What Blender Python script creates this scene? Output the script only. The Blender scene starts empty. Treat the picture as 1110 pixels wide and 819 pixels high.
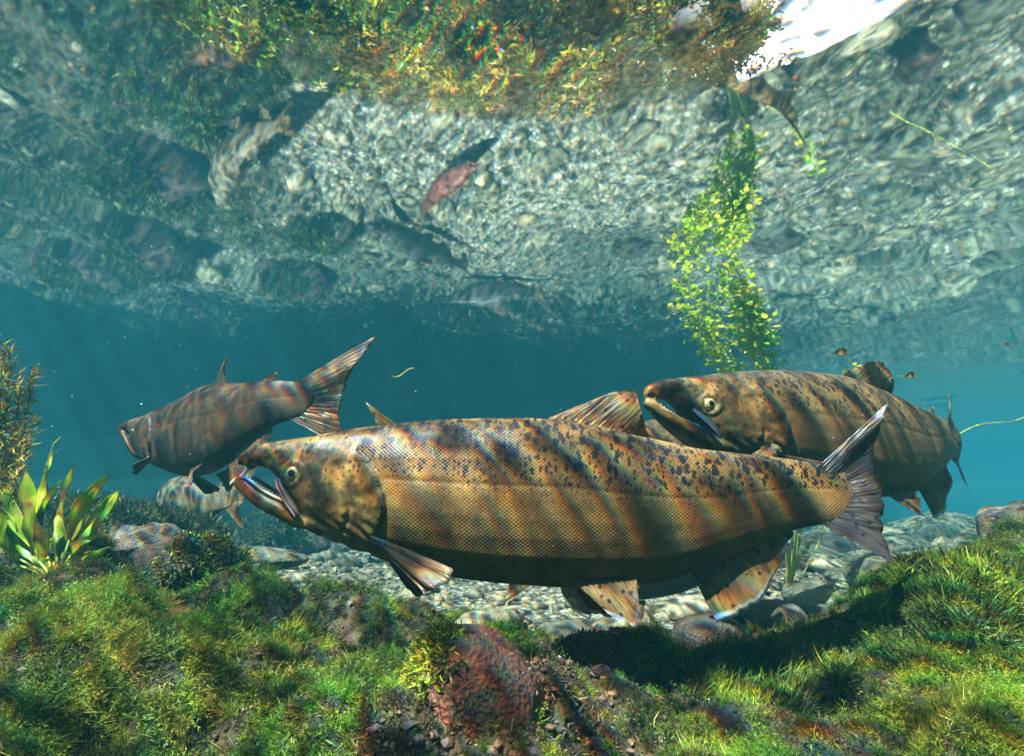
import bpy, math, random
import numpy as np
from mathutils import Vector, Matrix
R = math.radians
SC = bpy.context.scene
random.seed(7)
rng = np.random.default_rng(11)

# ------------------------------------------------------------------ camera
F_PX, CX, CY = 527.0, 555.0, 409.5
PITCH = 13.9
CZ = 0.45                        # camera height over the gravel bed
WZ = 1.45                        # water surface
cam_d = bpy.data.cameras.new('camera')
cam = bpy.data.objects.new('camera', cam_d)
SC.collection.objects.link(cam)
cam.location = (0, 0, CZ)
cam.rotation_euler = (R(90 + PITCH), 0, 0)
cam_d.lens = 36 * F_PX / 1110
cam_d.clip_start = 0.02
cam_d.clip_end = 400
cam_d.dof.use_dof = True
cam_d.dof.focus_distance = 0.85
cam_d.dof.aperture_fstop = 11
SC.camera = cam

# ------------------------------------------------------------------ world, sun, exposure
SUN_EL, SUN_AZ = 59.0, 220.0     # azimuth: compass-like, 180 = behind the camera, >180 = from the left
w = bpy.data.worlds.new('World')
SC.world = w
w.use_nodes = True
nt = w.node_tree
bg = nt.nodes['Background']
sky = nt.nodes.new('ShaderNodeTexSky')
sky.sky_type = 'NISHITA'
sky.sun_disc = False
sky.sun_elevation = R(SUN_EL)
sky.sun_rotation = R(SUN_AZ)
tc = nt.nodes.new('ShaderNodeTexCoord')
cn = nt.nodes.new('ShaderNodeTexNoise'); cn.inputs['Scale'].default_value = 2.6; cn.inputs['Detail'].default_value = 5
nt.links.new(tc.outputs['Generated'], cn.inputs['Vector'])
dt = nt.nodes.new('ShaderNodeVectorMath'); dt.operation = 'DOT_PRODUCT'
nt.links.new(tc.outputs['Generated'], dt.inputs[0])
_az, _el = R(48), R(34)
dt.inputs[1].default_value = (math.sin(_az) * math.cos(_el), math.cos(_az) * math.cos(_el), math.sin(_el))
ma = nt.nodes.new('ShaderNodeMath'); ma.operation = 'MULTIPLY_ADD'; ma.inputs[1].default_value = 0.35
nt.links.new(cn.outputs[0], ma.inputs[0]); nt.links.new(dt.outputs['Value'], ma.inputs[2])
ms_ = nt.nodes.new('ShaderNodeMapRange'); ms_.inputs[1].default_value = 1.09; ms_.inputs[2].default_value = 1.16
nt.links.new(ma.outputs[0], ms_.inputs[0])
cmx = nt.nodes.new('ShaderNodeMix'); cmx.data_type = 'RGBA'
nt.links.new(ms_.outputs[0], cmx.inputs[0]); nt.links.new(sky.outputs[0], cmx.inputs[6])
cmx.inputs[7].default_value = (60, 60, 58, 1)          # cloud bank added low at right to make a white glare
nt.links.new(cmx.outputs[2], bg.inputs[0])
bg.inputs[1].default_value = 0.055
sd = bpy.data.lights.new('sun', 'SUN')
sd.energy = 5.0
sd.angle = R(0.5)
sd.color = (1.0, 0.95, 0.86)
sun = bpy.data.objects.new('sun', sd)
SC.collection.objects.link(sun)
S_DIR = Vector((math.sin(R(SUN_AZ)) * math.cos(R(SUN_EL)), math.cos(R(SUN_AZ)) * math.cos(R(SUN_EL)), math.sin(R(SUN_EL))))
sun.rotation_euler = S_DIR.to_track_quat('Z', 'Y').to_euler()
sun.location = (0, 0, 8)
SC.view_settings.view_transform = 'Standard'
SC.view_settings.look = 'None'
SC.view_settings.gamma = 1
SC.view_settings.exposure = 0.48
cy = SC.cycles
cy.use_denoising = True
try:
    cy.denoiser = 'OPENIMAGEDENOISE'
    cy.denoising_input_passes = 'RGB_ALBEDO_NORMAL'
except Exception:
    pass
cy.max_bounces = 10
cy.diffuse_bounces = 3
cy.glossy_bounces = 4
cy.transmission_bounces = 6
cy.volume_bounces = 1
cy.transparent_max_bounces = 12
cy.sample_clamp_indirect = 4
cy.caustics_reflective = False
cy.caustics_refractive = False
cy.volume_max_steps = 64
cy.use_adaptive_sampling = True
cy.adaptive_threshold = 0.02

# ------------------------------------------------------------------ helpers
COL = SC.collection

def tag(o, label=None, cat=None, group=None, kind=None):
    if label: o['label'] = label
    if cat: o['category'] = cat
    if group: o['group'] = group
    if kind: o['kind'] = kind
    return o

def empty(name, loc, label, cat, group=None):
    o = bpy.data.objects.new(name, None)
    o.empty_display_size = 0.05
    COL.objects.link(o)
    o.location = loc
    return tag(o, label, cat, group)

def mesh_np(name, V, Q, mats, parent=None, smooth=True, attrs=None, midx=None):
    """V (n,3); Q = list of (m,k) int arrays"""
    if not isinstance(Q, (list, tuple)): Q = [Q]
    Q = [np.asarray(q) for q in Q if len(q)]
    me = bpy.data.meshes.new(name)
    V = np.ascontiguousarray(V, dtype=np.float32)
    me.vertices.add(len(V)); me.vertices.foreach_set('co', V.ravel())
    loops = np.concatenate([q.ravel() for q in Q]).astype(np.int32)
    starts, tot = [], 0
    for q in Q:
        starts.append(np.arange(len(q)) * q.shape[1] + tot); tot += q.size
    starts = np.concatenate(starts).astype(np.int32)
    me.loops.add(len(loops)); me.loops.foreach_set('vertex_index', loops)
    me.polygons.add(len(starts)); me.polygons.foreach_set('loop_start', starts)
    me.polygons.foreach_set('use_smooth', np.full(len(starts), smooth, dtype=bool))
    if midx is not None: me.polygons.foreach_set('material_index', np.asarray(midx, dtype=np.int32))
    me.update(calc_edges=True); me.validate()
    if attrs:
        for k, a in attrs.items():
            a = np.asarray(a, dtype=np.float32)
            if a.ndim == 1:
                at = me.attributes.new(k, 'FLOAT', 'POINT'); at.data.foreach_set('value', a)
            else:
                at = me.attributes.new(k, 'FLOAT_VECTOR', 'POINT'); at.data.foreach_set('vector', a.ravel())
    if not isinstance(mats, (list, tuple)): mats = [mats]
    for m in mats: me.materials.append(m)
    o = bpy.data.objects.new(name, me)
    COL.objects.link(o)
    if parent: o.parent = parent
    return o

def sstep(a, b, x):
    t = np.clip((x - a) / (b - a), 0, 1)
    return t * t * (3 - 2 * t)

def _h(ix, iy, iz, s):
    n = (ix.astype(np.int64) * 374761393 + iy.astype(np.int64) * 668265263 + iz.astype(np.int64) * 2147483647 + s * 974711)
    n = (n ^ (n >> 13)) * 1274126177
    n = n ^ (n >> 16)
    return (n & 0xffff) / 65535.0

def noise(x, y, z=0.0, s=0):
    x = np.asarray(x, float); y = np.asarray(y, float); z = np.zeros_like(x) + z
    ix, iy, iz = np.floor(x), np.floor(y), np.floor(z)
    fx, fy, fz = x - ix, y - iy, z - iz
    ux, uy, uz = [f * f * (3 - 2 * f) for f in (fx, fy, fz)]
    r = 0
    for dx in (0, 1):
        for dy in (0, 1):
            for dz in (0, 1):
                wgt = (ux if dx else 1 - ux) * (uy if dy else 1 - uy) * (uz if dz else 1 - uz)
                r = r + wgt * _h(ix + dx, iy + dy, iz + dz, s)
    return r * 2 - 1

def fbm(x, y, z=0.0, o=4, s=0):
    r, a = 0, 1.0
    for k in range(o):
        r = r + a * noise(np.asarray(x) * 2 ** k, np.asarray(y) * 2 ** k, np.asarray(z) * 2 ** k, s + k)
        a *= 0.5
    return r

CP, SP = math.cos(R(PITCH)), math.sin(R(PITCH))
def at(px, py, Y):
    """photo pixel + distance in front of the camera -> world point"""
    a, b = (px - CX) / F_PX, -(py - CY) / F_PX
    d = Vector((a, CP - b * SP, SP + b * CP))
    return Vector((0, 0, CZ)) + d * (Y / d.y)

# ------------------------------------------------------------------ materials
class NT:
    def __init__(s, name):
        s.m = bpy.data.materials.new(name); s.m.use_nodes = True
        s.t = s.m.node_tree; s.N = s.t.nodes; s.b = s.N.get('Principled BSDF'); s.out = s.N['Material Output']
    def n(s, kind, **kw):
        x = s.N.new('ShaderNode' + kind)
        for k, v in kw.items():
            if k.startswith('i_'):
                key = k[2:]; key = int(key) if key.isdigit() else key.replace('_', ' ')
                if hasattr(v, 'bl_idname') or isinstance(v, bpy.types.NodeSocket): s.l(v, x.inputs[key])
                else: x.inputs[key].default_value = v
            else: setattr(x, k, v)
        return x
    def l(s, a, b):
        if not isinstance(a, bpy.types.NodeSocket): a = a.outputs[0]
        s.t.links.new(a, b)
    def math(s, op, a, b=None, c=None, clamp=False):
        x = s.N.new('ShaderNodeMath'); x.operation = op; x.use_clamp = clamp
        for i, v in enumerate((a, b, c)):
            if v is None: continue
            if isinstance(v, (int, float)): x.inputs[i].default_value = v
            else: s.l(v, x.inputs[i])
        return x.outputs[0]
    def vmath(s, op, a, b=None):
        x = s.N.new('ShaderNodeVectorMath'); x.operation = op
        for i, v in enumerate((a, b)):
            if v is None: continue
            if isinstance(v, (tuple, list)): x.inputs[i].default_value = v
            else: s.l(v, x.inputs[i])
        return x.outputs[0]
    def ramp(s, f, stops, interp='LINEAR'):
        x = s.N.new('ShaderNodeValToRGB'); x.color_ramp.interpolation = interp
        e = x.color_ramp.elements
        while len(e) < len(stops): e.new(0.5)
        for i, (p, c) in enumerate(stops):
            e[i].position = p
            e[i].color = (c, c, c, 1) if isinstance(c, (int, float)) else (*c, 1)
        s.l(f, x.inputs[0]); return x.outputs[0]
    def mix(s, f, a, b, mode='MIX'):
        x = s.N.new('ShaderNodeMix'); x.data_type = 'RGBA'; x.blend_type = mode
        for i, v in ((0, f), (6, a), (7, b)):
            if isinstance(v, (int, float)): x.inputs[i].default_value = v
            elif isinstance(v, tuple): x.inputs[i].default_value = (*v, 1)
            else: s.l(v, x.inputs[i])
        return x.outputs[2]
    def attr(s, name, out=2):
        x = s.N.new('ShaderNodeAttribute'); x.attribute_name = name; return x.outputs[out]
    def pos(s): return s.n('NewGeometry').outputs['Position']
    def noise(s, vec, scale, detail=3, rough=0.5, out=0):
        x = s.N.new('ShaderNodeTexNoise'); x.inputs['Scale'].default_value = scale
        x.inputs['Detail'].default_value = detail; x.inputs['Roughness'].default_value = rough
        if vec is not None: s.l(vec, x.inputs['Vector'])
        return x.outputs[out]
    def vor(s, vec, scale, rand=1.0, feature='F1', out='Distance'):
        x = s.N.new('ShaderNodeTexVoronoi'); x.feature = feature
        x.inputs['Scale'].default_value = scale; x.inputs['Randomness'].default_value = rand
        if vec is not None: s.l(vec, x.inputs['Vector'])
        return x.outputs[out]
    def vor2(s, x, y, rand=1.0, out='Distance'):
        cb = s.N.new('ShaderNodeCombineXYZ')
        s.l(x, cb.inputs[0]); s.l(y, cb.inputs[1])
        v = s.N.new('ShaderNodeTexVoronoi'); v.voronoi_dimensions = '2D'; v.inputs['Scale'].default_value = 1.0
        v.inputs['Randomness'].default_value = rand; s.l(cb.outputs[0], v.inputs['Vector'])
        return v
    def bump(s, h, dist, strength=1.0, nrm=None):
        x = s.N.new('ShaderNodeBump'); x.inputs['Distance'].default_value = dist; x.inputs['Strength'].default_value = strength
        s.l(h, x.inputs['Height'])
        if nrm is not None: s.l(nrm, x.inputs['Normal'])
        return x.outputs[0]
    def set(s, **kw):
        for k, v in kw.items():
            key = k.replace('_', ' ')
            if isinstance(v, (int, float)): s.b.inputs[key].default_value = v
            elif isinstance(v, tuple): s.b.inputs[key].default_value = (*v, 1) if len(v) == 3 else v
            else: s.l(v, s.b.inputs[key])
        return s

def simple(name, col, rough=0.4, **kw):
    m = NT(name); m.set(Base_Color=tuple(col), Roughness=rough, **kw)
    return m.m

def leafy(name, ramp_stops, trans=0.35, rough=0.5, nscale=5.0, tint='tint', vary=0.6):
    """leaves/moss: colour from patchy noise and a per-leaf random number"""
    m = NT(name)
    nz = m.ramp(m.noise(m.pos(), nscale, 3, 0.6), [(0.30, 0.0), (0.70, 1.0)])
    f = m.math('ADD', m.math('MULTIPLY', m.attr(tint), vary), m.math('MULTIPLY', nz, 1.0 - vary * 0.5))
    f = m.math('SUBTRACT', f, 0.25 * vary)
    c = m.ramp(f, ramp_stops)
    m.set(Base_Color=c, Roughness=rough)
    tr = m.n('BsdfTranslucent'); m.l(c, tr.inputs[0])
    mx = m.n('MixShader'); mx.inputs[0].default_value = trans
    m.l(m.b, mx.inputs[1]); m.l(tr, mx.inputs[2]); m.l(mx, m.out.inputs[0])
    return m.m

def rocky(name, c1, c2, c3, scale=8.0, bump=0.004, patch=None):
    m = NT(name)
    p = m.pos()
    n1 = m.noise(p, scale, 6, 0.65); n2 = m.noise(p, scale * 7, 5, 0.7); v = m.vor(p, scale * 14)
    c = m.ramp(n1, [(0.3, c1), (0.5, c2), (0.72, c3)])
    c = m.mix(m.math('MULTIPLY', m.ramp(n2, [(0.42, 0.0), (0.62, 1.0)]), 0.55), c, tuple(x * 0.35 for x in c1))
    if patch:
        f = m.ramp(m.noise(p, scale * 2.2, 5, 0.65), [(0.52, 0.0), (0.6, 1.0)])
        c = m.mix(f, c, patch)
    m.set(Base_Color=c, Roughness=0.85)
    h = m.math('ADD', m.math('MULTIPLY', n2, 1.0), m.math('MULTIPLY', v, 0.5))
    m.set(Normal=m.bump(h, bump * 2.5))
    return m.m

# ------------------------------------------------------------------ WATER SURFACE seen from below
def make_water():
    m = NT('rippled_water')
    m.N.remove(m.b)
    p = m.pos()
    # small ripples
    st = m.vmath('MULTIPLY', p, (1.0, 0.7, 1.0))
    rip = m.math('ADD', m.math('MULTIPLY', m.noise(st, 2.2, 1, 0.35), 1.0), m.math('MULTIPLY', m.noise(st, 9.0, 1, 0.5), 0.016))
    rip = m.math('ADD', rip, m.math('MULTIPLY', m.noise(st, 34.0, 1, 0.5), 0.007))
    nrm = m.bump(rip, 0.0085)
    fr = m.n('Fresnel'); fr.inputs['IOR'].default_value = 1.333; m.l(nrm, fr.inputs['Normal'])
    gl = m.n('BsdfGlossy'); gl.inputs['Roughness'].default_value = 0.034
    gl.inputs['Color'].default_value = (0.97, 0.99, 0.99, 1); m.l(nrm, gl.inputs['Normal'])
    # caustic light painted into the transparent colour, channels offset for rainbow fringes
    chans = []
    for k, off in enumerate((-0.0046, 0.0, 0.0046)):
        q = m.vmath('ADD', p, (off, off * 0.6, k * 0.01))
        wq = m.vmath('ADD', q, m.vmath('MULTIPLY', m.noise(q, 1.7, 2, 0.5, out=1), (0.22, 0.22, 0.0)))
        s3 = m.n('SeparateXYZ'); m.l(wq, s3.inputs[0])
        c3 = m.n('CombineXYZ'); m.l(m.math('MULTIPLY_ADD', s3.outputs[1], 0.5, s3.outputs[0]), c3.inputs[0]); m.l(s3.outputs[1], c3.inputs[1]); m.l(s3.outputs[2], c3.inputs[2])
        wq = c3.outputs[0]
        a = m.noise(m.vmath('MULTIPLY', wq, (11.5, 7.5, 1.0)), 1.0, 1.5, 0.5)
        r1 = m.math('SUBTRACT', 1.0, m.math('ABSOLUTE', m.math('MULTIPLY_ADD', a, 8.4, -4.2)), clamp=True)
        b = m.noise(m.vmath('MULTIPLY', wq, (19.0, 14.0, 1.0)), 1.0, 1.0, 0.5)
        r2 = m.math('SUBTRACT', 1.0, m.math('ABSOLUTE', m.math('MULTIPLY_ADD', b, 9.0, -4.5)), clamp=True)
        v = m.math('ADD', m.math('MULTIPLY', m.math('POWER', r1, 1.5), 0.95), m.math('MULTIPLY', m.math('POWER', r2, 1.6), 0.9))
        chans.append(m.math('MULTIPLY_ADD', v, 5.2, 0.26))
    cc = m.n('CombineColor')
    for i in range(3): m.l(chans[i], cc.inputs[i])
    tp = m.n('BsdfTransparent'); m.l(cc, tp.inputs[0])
    rf = m.n('BsdfRefraction'); rf.inputs['IOR'].default_value = 1.333; rf.inputs['Roughness'].default_value = 0.0
    m.l(nrm, rf.inputs['Normal'])
    m1 = m.n('MixShader'); m1.inputs[0].default_value = 0.45
    m.l(tp, m1.inputs[1]); m.l(rf, m1.inputs[2])
    m2 = m.n('MixShader'); m.l(fr, m2.inputs[0]); m.l(m1, m2.inputs[1]); m.l(gl, m2.inputs[2])
    m.l(m2, m.out.inputs[0])
    s = 26.0
    o = mesh_np('water_surface', np.array([[-s, -s, WZ], [s, -s, WZ], [s, s, WZ], [-s, s, WZ]]), np.array([[0, 1, 2, 3]]), m.m)
    tag(o, kind='structure')
make_water()

# ------------------------------------------------------------------ THE AIR OF THE WATER: haze
def make_haze():
    m = NT('water_haze'); m.N.remove(m.b)
    v = m.n('VolumePrincipled')
    v.inputs['Color'].default_value = (0.022, 0.18, 0.24, 1)
    v.inputs['Density'].default_value = 0.13
    v.inputs['Anisotropy'].default_value = 0.25
    v.inputs['Absorption Color'].default_value = (0.03, 0.35, 0.46, 1)
    m.l(v.outputs[0], m.out.inputs['Volume'])
    s, z0, z1 = 25.5, -1.6, WZ - 0.012
    V = [(x, y, z) for z in (z0, z1) for (x, y) in ((-s, -s), (s, -s), (s, s), (-s, s))]
    Q = [(3, 2, 1, 0), (4, 5, 6, 7), (0, 1, 5, 4), (1, 2, 6, 5), (2, 3, 7, 6), (3, 0, 4, 7)]
    o = mesh_np('haze', np.array(V), np.array(Q), m.m, smooth=False)
    tag(o, kind='stuff')
make_haze()

# ------------------------------------------------------------------ RIVERBED
CREST_PX = [(-400, 575), (0, 598), (100, 606), (200, 628), (300, 632), (400, 650), (500, 664), (600, 672), (700, 686), (760, 692), (850, 696), (920, 668), (960, 645), (1000, 618), (1060, 586), (1110, 566), (1500, 540)]
CREST_Y = [(-400, 1.25), (0, 1.12), (200, 1.15), (400, 1.0), (600, 0.95), (760, 0.95), (920, 1.05), (1110, 1.3), (1500, 1.5)]
_cx, _cy, _cz = [], [], []
for px in range(-400, 1501, 25):
    py = np.interp(px, [a for a, b in CREST_PX], [b for a, b in CREST_PX])
    Yc = np.interp(px, [a for a, b in CREST_Y], [b for a, b in CREST_Y])
    p_ = at(px, py, Yc)
    _cx.append(p_.x / p_.y); _cy.append(p_.y); _cz.append(p_.z)
_cx, _cy, _cz = map(np.array, (_cx, _cy, _cz))

def _g(px, py, Y): p = at(px, py, Y); return p.x, p.y
MOUNDS = [(*_g(380, 745, 0.62), 0.075, 0.040), (*_g(835, 745, 0.66), 0.10, 0.035), (*_g(90, 720, 0.70), 0.14, 0.035), (*_g(1030, 690, 0.85), 0.15, 0.04),
          (*_g(290, 650, 0.95), 0.08, 0.018), (*_g(655, 770, 0.60), 0.07, -0.035), (*_g(220, 740, 0.62), 0.035, -0.05), (*_g(150, 690, 0.8), 0.04, 0.03), (*_g(20, 760, 0.55), 0.06, 0.03), (*_g(730, 720, 0.8), 0.05, -0.03), (*_g(900, 700, 0.85), 0.05, -0.05), (*_g(960, 680, 0.95), 0.05, 0.03), (*_g(265, 790, 0.52), 0.05, -0.04), (*_g(975, 745, 0.66), 0.04, -0.035),
          (*_g(520, 690, 0.86), 0.07, 0.015), (*_g(170, 640, 1.08), 0.08, -0.03)]
def hummocks(x, y, c=0.105, s=900):
    """rounded lumps with creases between them: height 0..1, a random number per lump"""
    x = np.asarray(x, float) + 0.018 * noise(np.asarray(x) * 14, np.asarray(y) * 14, 0, s + 5)
    y = np.asarray(y, float) + 0.018 * noise(x * 14, np.asarray(y) * 14, 3, s + 6)
    gx, gy = np.floor(x / c), np.floor(y / c)
    best = np.full(x.shape, 9.0); rnd = np.zeros(x.shape)
    for dx in (-1, 0, 1):
        for dy in (-1, 0, 1):
            ix, iy = gx + dx, gy + dy
            z0 = np.zeros_like(ix)
            px, py = ix + 0.15 + 0.7 * _h(ix, iy, z0, s), iy + 0.15 + 0.7 * _h(ix, iy, z0, s + 1)
            k = _h(ix, iy, z0, s + 2)
            d = np.hypot(x / c - px, y / c - py) / (0.7 + 0.55 * k)
            m = d < best
            best = np.where(m, d, best); rnd = np.where(m, _h(ix, iy, z0, s + 3), rnd)
    return np.sqrt(np.clip(1 - (best / 0.95) ** 2, 0, 1)), rnd
def terrain(x, y):
    x = np.asarray(x, float); y = np.asarray(y, float)
    r = np.clip(x / np.maximum(y, 0.25), -2.2, 2.2)
    yc, zc = np.interp(r, _cx, _cy), np.interp(r, _cx, _cz)
    low = 0.205 + 0.02 * noise(x * 3, y * 3, 0, 5)                   # near the lens
    t = sstep(0.42, 1.0, y / yc)
    top = low * (1 - t) + zc * t - 0.035 + 0.03 * sstep(0.5, 1.0, r) * t + 0.015 * sstep(-0.6, -1.0, r)
    top = top + (0.060 * fbm(x * 5.5, y * 5.5, 0, 3, 21) + 0.012 * fbm(x * 22, y * 22, 0, 2, 31)) * (0.6 + 0.4 * t)
    top = top + 0.070 * (hummocks(x, y)[0] - 0.65) * sstep(1.1, .95, y / yc)
    for mx, my, mr, mh in MOUNDS:
        top = top + mh * np.exp(-((x - mx) ** 2 + (y - my) ** 2) / mr ** 2)
    fall = sstep(1.0, 1.45, y / yc)
    bed = 0.03 * fbm(x * 0.8, y * 0.8, 0, 3, 3) + 0.012 * fbm(x * 4, y * 4, 0, 3, 9)
    # left: mossy ledges that carry on behind the near mound; right: stony rise
    left = sstep(-0.35, -0.85, x / np.maximum(y, 0.3) + 0.12 * noise(x * 1.3, y * 1.3, 0, 41)) * sstep(5.5, 3.2, y)
    bed = bed + left * (0.16 + 0.10 * fbm(x * 2.0, y * 2.0, 0, 3, 77))
    right = sstep(0.45, 1.0, x / np.maximum(y, 0.3)) * sstep(6.5, 3.0, y)
    bed = bed + right * (0.10 + 0.10 * fbm(x * 1.8, y * 1.8, 0, 3, 88))
    bed = bed - 0.35 * sstep(6.0, 12.0, y) + 0.25 * sstep(-1, -4, y)
    return top * (1 - fall) + bed * fall

def mossness(x, y):
    r = x / np.maximum(y, 0.25)
    yc = np.interp(r, _cx, _cy)
    near = sstep(1.35, 1.1, y / yc)
    left = sstep(-0.30, -0.7, r + 0.30 * fbm(x * 1.1, y * 1.1, 0, 3, 41)) * sstep(5.5, 3.5, y)
    rt = sstep(0.1, 0.45, fbm(x * 1.6, y * 1.6, 0, 3, 55)) * sstep(0.5, 0.9, r) * sstep(4.5, 3, y) * 0.6
    return np.clip(np.maximum(np.maximum(near, left), rt), 0, 1)

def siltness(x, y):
    # shade put into the bed and stone colours, deepening with distance
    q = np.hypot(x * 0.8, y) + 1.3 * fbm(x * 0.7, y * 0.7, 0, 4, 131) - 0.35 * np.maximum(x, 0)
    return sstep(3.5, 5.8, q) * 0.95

def make_bed():
    u = np.linspace(-1, 1, 460)
    xs = 1.9 * u + 22.6 * u ** 5
    v = np.linspace(0, 1, 520)
    ys = 0.12 + 5.2 * v + 18.6 * v ** 5
    back = -np.geomspace(0.05, 24.5, 24)[::-1]
    ys = np.concatenate([back, ys])
    X, Y = np.meshgrid(xs, ys)
    Z = terrain(X, Y)
    ny, nx = X.shape
    idx = np.arange(ny * nx).reshape(ny, nx)
    Q = np.stack([idx[:-1, :-1], idx[:-1, 1:], idx[1:, 1:], idx[1:, :-1]], -1).reshape(-1, 4)
    V = np.stack([X, Y, Z], -1).reshape(-1, 3)
    m = NT('gravelly_bed')
    p = m.pos()
    mo = m.attr('moss')
    n1 = m.noise(p, 3.0, 5, 0.6); n2 = m.noise(p, 45, 4, 0.65)
    vc = m.vor(p, 34, out='Color'); vd = m.vor(p, 34)
    sep = m.n('SeparateColor'); m.l(vc, sep.inputs[0])
    g = m.ramp(sep.outputs[0], [(0.0, (0.10, 0.10, 0.085)), (0.4, (0.20, 0.195, 0.16)), (0.8, (0.32, 0.31, 0.26)), (1.0, (0.55, 0.53, 0.46))])
    g = m.mix(m.ramp(vd, [(0.35, 0.0), (0.7, 0.75)]), g, (0.05, 0.05, 0.04))
    g = m.mix(m.ramp(n1, [(0.35, 0.0), (0.7, 0.5)]), g, (0.12, 0.14, 0.08))
    ms = m.ramp(m.math('ADD', m.math('MULTIPLY', n2, 0.6), m.math('MULTIPLY', n1, 0.5)), [(0.35, (0.008, 0.009, 0.005)), (0.5, (0.02, 0.024, 0.009)), (0.62, (0.045, 0.04, 0.018)), (0.75, (0.08, 0.05, 0.034))])
    c = m.mix(mo, g, ms)
    c = m.mix(m.attr('silt'), c, (0.035, 0.045, 0.03))  # distance shade mixed into the bed colour
    m.set(Base_Color=c, Roughness=0.9)
    h = m.math('ADD', m.math('MULTIPLY', vd, -0.9), m.math('MULTIPLY', n2, 0.8))
    m.set(Normal=m.bump(h, 0.02))
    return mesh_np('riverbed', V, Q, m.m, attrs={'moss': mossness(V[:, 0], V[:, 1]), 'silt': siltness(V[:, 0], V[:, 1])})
bed = tag(make_bed(), kind='structure')

def ground_hit(px, py, y0=0.25, y1=8.0):
    ys = np.geomspace(y0, y1, 500)
    a = at(px, py, 1.0)
    xs = a.x * ys; zs = CZ + (a.z - CZ) * ys
    k = np.argmax(terrain(xs, ys) >= zs)
    return np.array([xs[k], ys[k], zs[k]])

# ico sphere base
def ico(sub):
    import bmesh
    bm = bmesh.new(); bmesh.ops.create_icosphere(bm, subdivisions=sub, radius=1.0)
    V = np.array([v.co[:] for v in bm.verts]); T = np.array([[v.index for v in f.verts] for f in bm.faces]); bm.free()
    return V, T
ICO = {k: ico(k) for k in (1, 2, 3, 4)}

def stone_material():
    m = NT('river_stone')
    p = m.pos(); t = m.attr('tint')
    n = m.noise(p, 40, 5, 0.65)
    c = m.ramp(t, [(0.0, (0.025, 0.03, 0.02)), (0.2, (0.13, 0.13, 0.078)), (0.5, (0.24, 0.225, 0.14)), (0.72, (0.31, 0.285, 0.18)), (0.86, (0.21, 0.155, 0.075)), (0.92, (0.12, 0.14, 0.055)), (0.95, (0.26, 0.24, 0.15)), (1.0, (0.36, 0.34, 0.24))])
    c = m.mix(m.math('MULTIPLY', m.ramp(n, [(0.45, 0.0), (0.65, 1.0)]), 0.5), c, (0.07, 0.075, 0.05))
    m.set(Base_Color=c, Roughness=0.8, Normal=m.bump(n, 0.006))
    return m.m
M_STONE = stone_material()

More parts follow.
